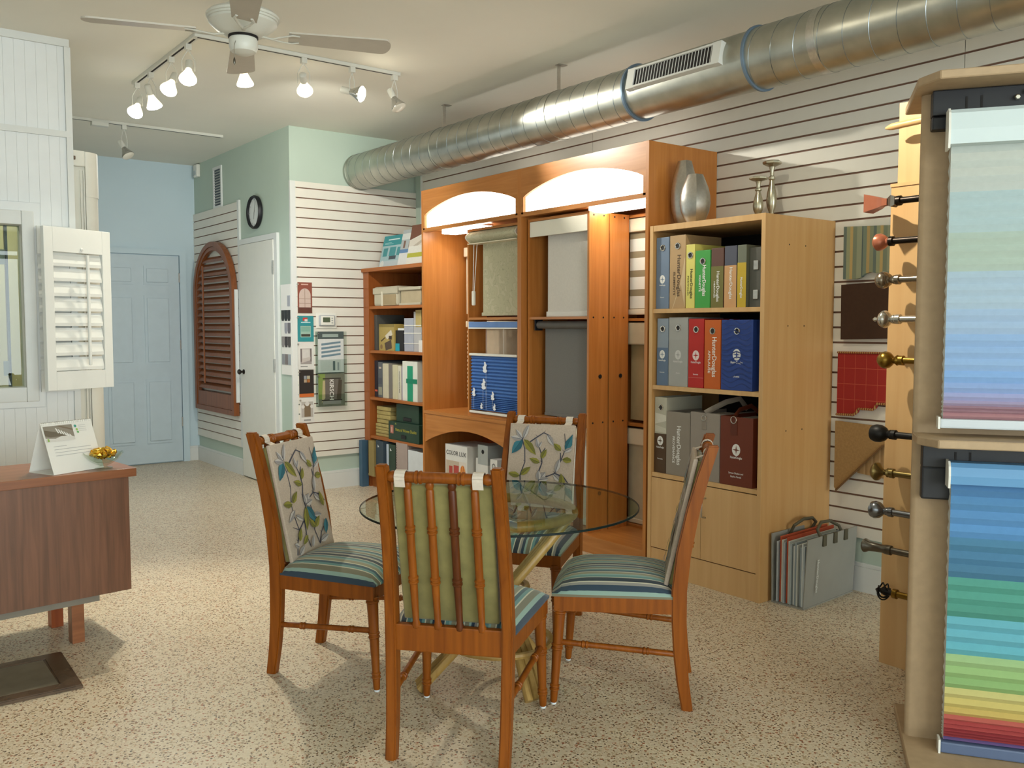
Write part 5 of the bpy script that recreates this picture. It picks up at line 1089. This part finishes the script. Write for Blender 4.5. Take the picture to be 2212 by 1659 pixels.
rod_unit(3, 'silver curtain rod with fluted pointed finial', Z_[3], 1.905, [(.003, 0), (.009, .008), (.005, .018), (.010, .022), (.026, .032), (.033, .044), (.033, .052), (.024, .064), (.010, .072), (.016, .078), (.018, .088), (.013, .098)], M_nick, M_nick)
rod_unit(4, 'antique brass curtain rod with plain ball finial', Z_[4], 1.880, [(.003, 0), (.017, .004), (.029, .016), (.033, .03), (.030, .044), (.02, .056), (.012, .062), (.015, .072), (.020, .078), (.013, .09)], M_bra, M_bra)
rod_unit(5, 'black iron curtain rod with cup shaped finial', Z_[5], 1.900, [(.018, 0), (.029, .006), (.034, .022), (.033, .04), (.026, .056), (.022, .06), (.014, .068), (.018, .078), (.013, .088)], M_blk, M_blk)
rod_unit(6, 'aged gold curtain rod with flattened bell finial', Z_[6], 1.900, [(.003, 0), (.012, .004), (.028, .014), (.036, .026), (.034, .034), (.018, .046), (.010, .056), (.012, .066), (.018, .072), (.013, .084)], M_ag, M_ag)
rod_unit(7, 'gun metal curtain rod with faceted ball finial', Z_[7], 1.900, [(.012, 0), (.030, .012), (.034, .026), (.030, .042), (.018, .056), (.012, .062), (.016, .072), (.012, .084)], M_gun, M_gun)
rod_unit(8, 'dark pewter curtain rod with trumpet shaped end cap', Z_[8], 1.918, [(.024, 0), (.027, .004), (.026, .010), (.020, .02), (.0165, .05), (.0155, .08), (.018, .088), (.018, .096), (.0145, .1)], M_gun2, M_gun2)
t = rod_unit(9, 'black curtain rod with open wire cage finial, lowest on the board', Z_[9], 1.868, [(.004, .004), (.011, .014), (.007, .02), (.0145, .038), (.016, .05), (.010, .064), (.013, .078)], M_blk, M_bra)
bm = bmesh.new()
for k in range(7):
    a0 = 2 * PI * k / 7; tube(bm, [(.033 * math.sin(PI * f) ** .7 * math.cos(a0 + f * 1.6) if 0 < f < 1 else 0, -.012 - .048 * f, .033 * math.sin(PI * f) ** .7 * math.sin(a0 + f * 1.6) if 0 < f < 1 else 0) for f in [i / 8 for i in range(9)]], .0028, 6)
mk('wire_cage', bm, M_blk, t, True)

# ---------------------------------------------------------------- shade display tower on the right
tw = thing('display_tower', 'MDF display tower carrying two colourful cellular shades', 'display stand', (2.70, 1.455, 0), R(-55.6))
def plate(name, z0, z1, yb, yf, xl=-.025, ch=.05):
    bm = bmesh.new(); prism(bm, [(xl, yb), (xl, yf + ch * 1.6), (xl + ch, yf), (1.0, yf), (1.0, yb)], lambda a, b, d: (a, b, d), z0, z1); bmesh.ops.bevel(bm, geom=list(bm.edges), offset=.003, segments=1, affect='EDGES'); return mk(name, bm, M_mdf, tw)
bm = bmesh.new(); pts = [(.018 - .018 * math.cos(PI * k / 8 - PI / 2) if False else .016 * (1 - math.sin(PI * k / 8)), .032 * k / 8) for k in range(9)] + [(.98, .032), (.98, 0)]
prism(bm, pts, lambda a, b, d: (a - .012, b, d), .03, 2.03); mk('back_board', bm, M_mdf, tw, True, ang=50)
plate('base_plate', .0, .03, .26, -.40, -.02, .0001); plate('middle_shelf', .975, 1.0, 0.0, -.19, -.012); plate('top_plate', 2.03, 2.055, .27, -.185, -.035)
bx('core_board', M_mdf, tw, .1, .13, .032, .25, .03, 2.03)
def brkt(z0, z1, zr):
    b = bx('shade_bracket', M_black, tw, .012, .95, -.055, -.002, zr, z1, .003); bx('bracket_end', M_black, tw, .012, .14, -.045, -.002, z0, zr, .006)
    for x in (.10, .14, .30, .34): bx('slot', M_dark, b, x, x + .006, -.0565, -.055, zr + .015, zr + .05)
    return b
brkt(1.915, 2.028, 1.955); b_ = brkt(.80, .972, .90)
for x, zz in ((.235, 1.99), (.26, 2.005)):
    bm = bmesh.new(); lathe(bm, [(.009, 0), (.009, .012), (.006, .015)], 6, Matrix.Translation((x, -.056, zz)) @ Matrix.Rotation(PI / 2, 4, 'X')); mk('bolt', bm, M_chrome, tw)
M_cell = attr_mat('cellular_fabric', .8)
def cell_shade(label, x0, zt, zb, head, headm, cap, rows, railm, railh):
    t = thing('cellular_shade', label, 'shade', (2.70, 1.455, 0), R(-55.6), 'cellular shades on the display tower')
    x1 = .95; y = -.06
    bm = bmesh.new(); prism(bm, [(y, zt - head), (y - .062, zt - head), (y - .068, zt - head * .6), (y - .062, zt - .012), (y - .05, zt), (y, zt)], lambda a, b, d: (d, a, b), x0 + .006, x1); mk('head_rail', bm, headm, t)
    bm = bmesh.new(); prism(bm, [(y, zt - head - .012), (y - .064, zt - head - .012), (y - .070, zt - head * .6), (y - .064, zt - .010), (y - .05, zt + .004), (y, zt + .004)], lambda a, b, d: (d, a, b), x0, x0 + .006); mk('end_cap', bm, cap, t)
    # pleats
    V = []; F = []; col = []; z = zt - head; n = 0; tot = sum(r[1] * r[2] for r in rows); sc = (zt - head - zb - railh) / tot
    V += [(x0 + .015, y - .014, z), (x1, y - .014, z)]
    for c, h, k in rows:
        for j in range(k):
            for (dy, dz) in ((-.026, .5), (-.014, 1)):
                V += [(x0 + .015 - (.002 if dy < -.02 else 0), y + dy, z - h * sc * dz), (x1, y + dy, z - h * sc * dz)]; m_ = len(V); F.append((m_ - 4, m_ - 2, m_ - 1, m_ - 3)); col.append(c)
            z -= h * sc
    nf = len(F); nv = len(V)
    V += [(a, -.052 + (-.014 - (b - y)) * -1 * -1 + (y + .014) - y if False else y + .012 - (b - y + .014), c) for a, b, c in V]
    F += [tuple(i + nv for i in f[::-1]) for f in F]; col += col
    for i in range(0, nv - 2, 2): F.append((i, i + nv, i + nv + 2, i + 2)); col.append('d8dcd8')
    me = bpy.data.meshes.new('pleated_fabric'); me.from_pydata(V, [], F); at = me.attributes.new('tint', 'FLOAT_COLOR', 'FACE')
    for i, c in enumerate(col): at.data[i].color = (*lin(c), 1)
    link('pleated_fabric', me, M_cell, t)
    bx('bottom_rail', railm, t, x0 + .005, x1, y - .036, y + .0, zb, zb + railh, .005); bx('rail_cap', cap, t, x0 - .001, x0 + .005, y - .038, y + .002, zb - .002, zb + railh + .006)
    return t
cell_shade('upper cellular shade fading from cream through aqua to pink', .048, 1.957, 1.025, .10, mat('pale_aqua_rail', 'c9d6d6', .4, var=0), M_plastic,
    [('bdc2ba', .05, 2), ('bac0ba', .05, 1), ('adc0c2', .045, 3), ('adbcb0', .043, 3), ('a8bccb', .042, 3), ('9fb6cf', .042, 2), ('90aed2', .041, 3), ('84a8d4', .040, 1), ('8ea6cf', .034, 1), ('a2a6cb', .026, 1), ('aca0ba', .018, 1), ('b08c96', .012, 2), ('b5868a', .02, 1)], mat('pale_rail', 'c6ccd0', .4, var=0), .028)
cell_shade('lower cellular shade in rainbow bands from blue to red', .076, .925, .032, .063, mat('sky_blue_rail', '6496c0', .4, var=0), M_plastic,
    [('4d7ca8', .052, 1), ('5385b0', .052, 1), ('5688b6', .052, 1), ('588cbc', .05, 1), ('487a98', .05, 1), ('467798', .05, 1), ('447390', .05, 1), ('4f9484', .05, 2), ('4a8c7c', .048, 1), ('62a6b4', .048, 2), ('5fa6b2', .047, 1), ('97b47c', .045, 1), ('90b072', .043, 1), ('86a86a', .040, 1), ('c0b674', .038, 1), ('c2b168', .036, 1), ('bfa65c', .030, 1), ('b45a50', .022, 1), ('ac4644', .016, 2), ('9c383c', .010, 3), ('6c5488', .014, 1)], mat('slate_rail', '566480', .45, var=0), .034)

# ---------------------------------------------------------------- spiral duct under the ceiling
DX, DZc, DRr = 3.577, 2.586, .142
du = thing('spiral_duct', 'long galvanised spiral air duct under the ceiling', 'duct', (DX, 0, DZc))
MY = Matrix.Rotation(-PI / 2, 4, 'X')                  # lathe z -> +Y
def seg(y0, y1, r, name='duct_section'):
    prof = []; y = y0; prof.append((r, y0))
    bm = bmesh.new(); lathe(bm, [(r, y0), (r, y1)], 56, MY); return mk(name, bm, M_galv, du, True, ang=60)
seg(-.6, 1.3, DRr); seg(1.3, 2.737, DRr); seg(2.737, 3.525, DRr - .003); seg(3.525, 4.182, DRr); seg(4.182, 5.45, DRr); seg(5.45, 6.745, DRr)
# spiral lock seam: a raised helical ridge per section
for (y0, y1) in ((-.6, 2.725), (3.535, 4.17), (4.195, 6.74)):
    pts = []; pit = .12; n = int((y1 - y0) / pit * 28)
    for k in range(n + 1):
        a = 2 * PI * k / 28; pts.append(((DRr + .0004) * math.cos(a), y0 + (y1 - y0) * k / n, (DRr + .0004) * math.sin(a)))
    pipe('spiral_seam', M_galvd, du, pts, .0017, 5)
def collar(y, w_, m, g=.006): bm = bmesh.new(); lathe(bm, [(DRr, y - w_), (DRr + g, y - w_), (DRr + g, y + w_), (DRr, y + w_)], 56, MY); mk('collar', bm, m, du, True, ang=30)
collar(2.737, .006, mat('blue_grey_flange', '6f8294', .45, .5, var=0), .010); collar(3.525, .006, mat('blue_grey_flange', '6f8294'), .010); collar(4.182, .005, M_galv, .004); collar(2.38, .02, M_steel, .003); collar(5.45, .005, M_galv, .004); collar(6.72, .012, M_galv, .004)
for y in (5.457, 4.21, 1.85):
    bx('hanger_strap', M_steel, du, -.012, .012, y - .002, y + .002, DRr - .004, CZ - DZc - .001); bx('hanger_clip', M_steel, du, -.012, .05, y - .02, y + .02, CZ - DZc - .004, CZ - DZc - .0005)
# side grille on the smooth section, tilted to face the room
gr = bx('grille_box', mat('grille_white', 'cfd0ca', .45, var=0), du, 0, 0.01, 0, .01, 0, .01); bpy.data.objects.remove(gr)
ga = R(168); gx, gz = math.cos(ga), math.sin(ga)
def gpt(a, b, d):  # a along duct, b up the face, d outwards
    return (gx * (DRr + d) - gz * b * -1 * -1 * 1 if False else gx * (DRr + d) + gz * b, a, gz * (DRr + d) - gx * b)
def gbox(name, m, a0, a1, b0, b1, d0, d1):
    bm = bmesh.new(); prism(bm, [(a0, b0), (a1, b0), (a1, b1), (a0, b1)], gpt, d0, d1); return mk(name, bm, m, du)
M_gw = mat('grille_white', 'cfd0ca', .45, var=0); g0, g1 = 2.855, 3.475
gbox('grille_throat', M_dark, g0 + .05, g1 - .05, -.043, .043, -.02, .012)
for (a0, a1, b0, b1) in ((g0, g0 + .05, -.055, .055), (g1 - .05, g1, -.055, .055), (g0 + .05, g1 - .05, .043, .053), (g0 + .05, g1 - .05, -.053, -.043)): gbox('grille_frame', M_gw, a0, a1, b0, b1, -.02, .02)
for k in range(25): a = g0 + .06 + k * .0204; gbox('grille_blade', M_gw, a, a + .003, -.043, .043, .002, .014)

# ---------------------------------------------------------------- ceiling fan
FX, FY, FZ = 1.497, 3.85, 2.585
fn = thing('ceiling_fan', 'white ceiling fan with four blades and pull chain', 'ceiling fan', (FX, FY, FZ))
M_fan = mat('fan_white', 'd6d6cc', .35, var=0); M_blade = mat('fan_blade', 'c2bbae', .5, var=.04)
bm = bmesh.new(); lathe(bm, [(.07, CZ - FZ - .001), (.075, CZ - FZ - .03), (.045, CZ - FZ - .075), (.018, CZ - FZ - .085), (.018, .10)], 28); mk('canopy', bm, M_fan, fn, True)
bm = bmesh.new(); lathe(bm, [(.03, .115), (.07, .11), (.11, .09), (.140, .078), (.152, .066), (.152, .056), (.147, .054), (.147, .046), (.142, .044), (.142, .034), (.134, .026), (.115, .008), (.085, -.010), (.07, -.016)], 48); mk('motor_housing', bm, M_fan, fn, True, ang=25)
bm = bmesh.new(); lathe(bm, [(.062, -.016), (.062, -.026)], 32); mk('switch_gap', bm, M_dark, fn, True)
bm = bmesh.new(); lathe(bm, [(.058, -.026), (.060, -.032), (.060, -.066), (.052, -.082), (.03, -.092), (.012, -.096)], 32); mk('switch_housing', bm, M_fan, fn, True, ang=30)
pipe('pull_chain', M_steel, fn, [(-.046, -.035, -.05), (-.058, -.045, -.075), (-.058, -.045, -.125)], .0016, 6)
bm = bmesh.new(); lathe(bm, [(.002, -.125), (.005, -.135), (.005, -.148), (.002, -.155)], 10, Matrix.Translation((-.058, -.045, 0))); mk('chain_weight', bm, M_gun2, fn, True)
for k in range(4):
    a = R(-20 + 90 * k); mx = Matrix.Rotation(a, 4, 'Z') @ Matrix.Translation((0, 0, -.012)) @ Matrix.Rotation(R(-9), 4, 'X')
    bm = bmesh.new()
    tube(bm, [mx @ Vector(p) for p in ((.075, .0, .002), (.12, .0, -.006), (.16, .022, -.004), (.205, .038, .0), (.235, .03, .002))], [.010, .009, .007, .007, .006], 8, sq=.5)
    tube(bm, [mx @ Vector(p) for p in ((.12, .0, -.006), (.16, -.022, -.004), (.205, -.038, .0), (.235, -.03, .002))], [.009, .007, .007, .006], 8, sq=.5)
    mk('blade_iron', bm, M_fan, fn, True)
    n = 10; out = [(.19, -.05), (.60, -.068)] + [(.60 + .035 * math.sin(PI * i / n), -.068 * math.cos(PI * i / n)) for i in range(1, n)] + [(.60, .068), (.19, .05)]
    bm = bmesh.new(); prism(bm, out, lambda p, q, d: mx @ Vector((p, q, d)), .004, .011); mk('blade', bm, M_blade, fn)

# ---------------------------------------------------------------- track lighting
M_tr = mat('track_white', 'cfcfc6', .4, var=0)
def track(label, x0, x1, y0, y1, slot):
    t = thing('light_track', label, 'light track', ((x0 + x1) / 2, (y0 + y1) / 2, CZ)); a, b = (x1 - x0) / 2, (y1 - y0) / 2
    bx('rail', M_tr, t, -a, a, -b, b, -.020, -.0005, .001)
    if slot == 'y': bx('slot', M_dark, t, -.006, .006, -b + .02, b - .02, -.0205, -.0195)
    else: bx('slot', M_dark, t, -a + .02, a - .02, -.006, .006, -.0205, -.0195)
    return t
track('white light track running towards the end wall with four lamps', 1.653, 1.687, 4.97, 6.16, 'y')
track('white light track behind the fan with four lamps', 1.653, 2.915, 4.935, 4.969, 'x')
tt = track('white light track near the end wall with a single lamp', 1.25, 2.70, 7.415, 7.449, 'x'); bx('feed_box', M_tr, tt, -.28, -.16, -.03, .03, -.05, -.02, .004)
track('white light track above the glass table', 1.9, 3.0, 2.483, 2.517, 'x')
def lamp(label, mount, aim, on, power=0, col=(1, .86, .62), bulb='fff4dc', drop=.165, es=30, spot=75, back=False):
    """adapter on the track, wire yoke, socket and reflector bulb aimed at a point"""
    mo = Vector((mount[0], mount[1], CZ - .02)); t = thing('track_lamp', label, 'lamp', tuple(mo), group='track lamps')
    bx('adapter', M_tr, t, -.016, .016, -.016, .016, -.032, 0, .002)
    c = Vector((0, 0, -drop + .02)); d = (Vector(aim) - mo - c).normalized()
    q = d.to_track_quat('Z', 'Y').to_matrix().to_4x4(); mx = Matrix.Translation(c) @ q
    side = d.cross(Vector((0, 0, 1))).normalized() * .034
    pipe('yoke', M_tr, t, [(0, 0, -.030), tuple(Vector((0, 0, -.055)) + side * .5), tuple(side + c * .6), tuple(side + c)], .0028, 6); pipe('yoke', M_tr, t, [(0, 0, -.030), tuple(Vector((0, 0, -.055)) - side * .5), tuple(-side + c * .6), tuple(-side + c)], .0028, 6)
    bm = bmesh.new(); lathe(bm, [(.012, -.075), (.020, -.070), (.021, -.03), (.018, -.012)], 16, mx); mk('socket', bm, M_tr, t, True)
    mrf = mat('bulb_reflector_on' if on and not back else 'bulb_reflector_off', 'f2ead0' if on and not back else 'b8b8b4', .2, .0 if on and not back else .8, var=0, emit='fff0cc' if on and not back else None, es=2.0 if on and not back else 0)
    bm = bmesh.new(); lathe(bm, [(.016, -.014), (.020, .0), (.030, .022), (.042, .045), (.047, .056), (.047, .062)], 22, mx); mk('bulb_reflector', bm, mrf, t, True)
    mf = mat('bulb_face_' + bulb if on else 'bulb_face_off', bulb if on else 'd4d0c2', .25, var=0, emit=bulb if on else None, es=es if on else 0)
    bm = bmesh.new(); lathe(bm, [(.0465, .0625), (.040, .070), (.022, .075), (.002, .077)], 22, mx); mk('bulb_face', bm, mf, t, True)
    if power:
        l = bpy.data.lights.new('track_spot', 'SPOT'); l.energy = power; l.color = col; l.spot_size = R(spot); l.spot_blend = .7; l.shadow_soft_size = .02
        o = bpy.data.objects.new('track_spot', l); C.objects.link(o); o.parent = t; o.location = c + d * .085; o.rotation_euler = d.to_track_quat('-Z', 'Y').to_euler()
    return t
COOL = (.85, .92, 1); WARM = (1, .92, .74)
lamp('cool white lamp at the far end of the track nearest the partition', (1.67, 6.10), (1.0, 5.3, 1.4), True, 40, COOL, 'e6f0ff')
lamp('cool white lamp second from the far end of the track', (1.67, 5.80), (2.6, 6.4, .6), True, 42, COOL, 'e6f0ff', spot=110)
lamp('warm lamp facing the room third along the track by the fan', (1.67, 5.40), (.7, 4.5, .9), True, 60, WARM)
lamp('warm lamp nearest the corner of the two tracks', (1.67, 5.10), (1.0, 3.7, .2), True, 115, WARM)
lamp('lit lamp directly below the ceiling fan hub', (1.925, 4.952), (2.4, 5.4, .3), True, 50, WARM, spot=110)
lamp('lit lamp on the track to the right of the fan hub', (2.281, 4.952), (3.3, 6.7, 1.6), True, 80, (1, .96, .86), spot=110)
lamp('silver reflector lamp seen from behind, second from the right end of the track', (2.59, 4.952), (3.66, 3.55, 2.24), True, 130, (1, .96, .84), spot=48, back=True)
lamp('small dim lamp at the right end of the track', (2.88, 4.952), (3.2, 4.4, 1.6), False)
lamp('unlit lamp hanging from the track near the end wall', (1.93, 7.432), (2.2, 7.1, 2.0), False, drop=.2)
lamp('lit lamp above the glass table aimed at the curtain rod board', (2.35, 2.5), (3.3, 1.8, 1.75), True, 150, WARM, spot=56)
lamp('lit lamp above the glass table aimed at the maple bookcase', (2.85, 2.5), (3.7, 3.0, 1.0), True, 20, WARM, spot=100)
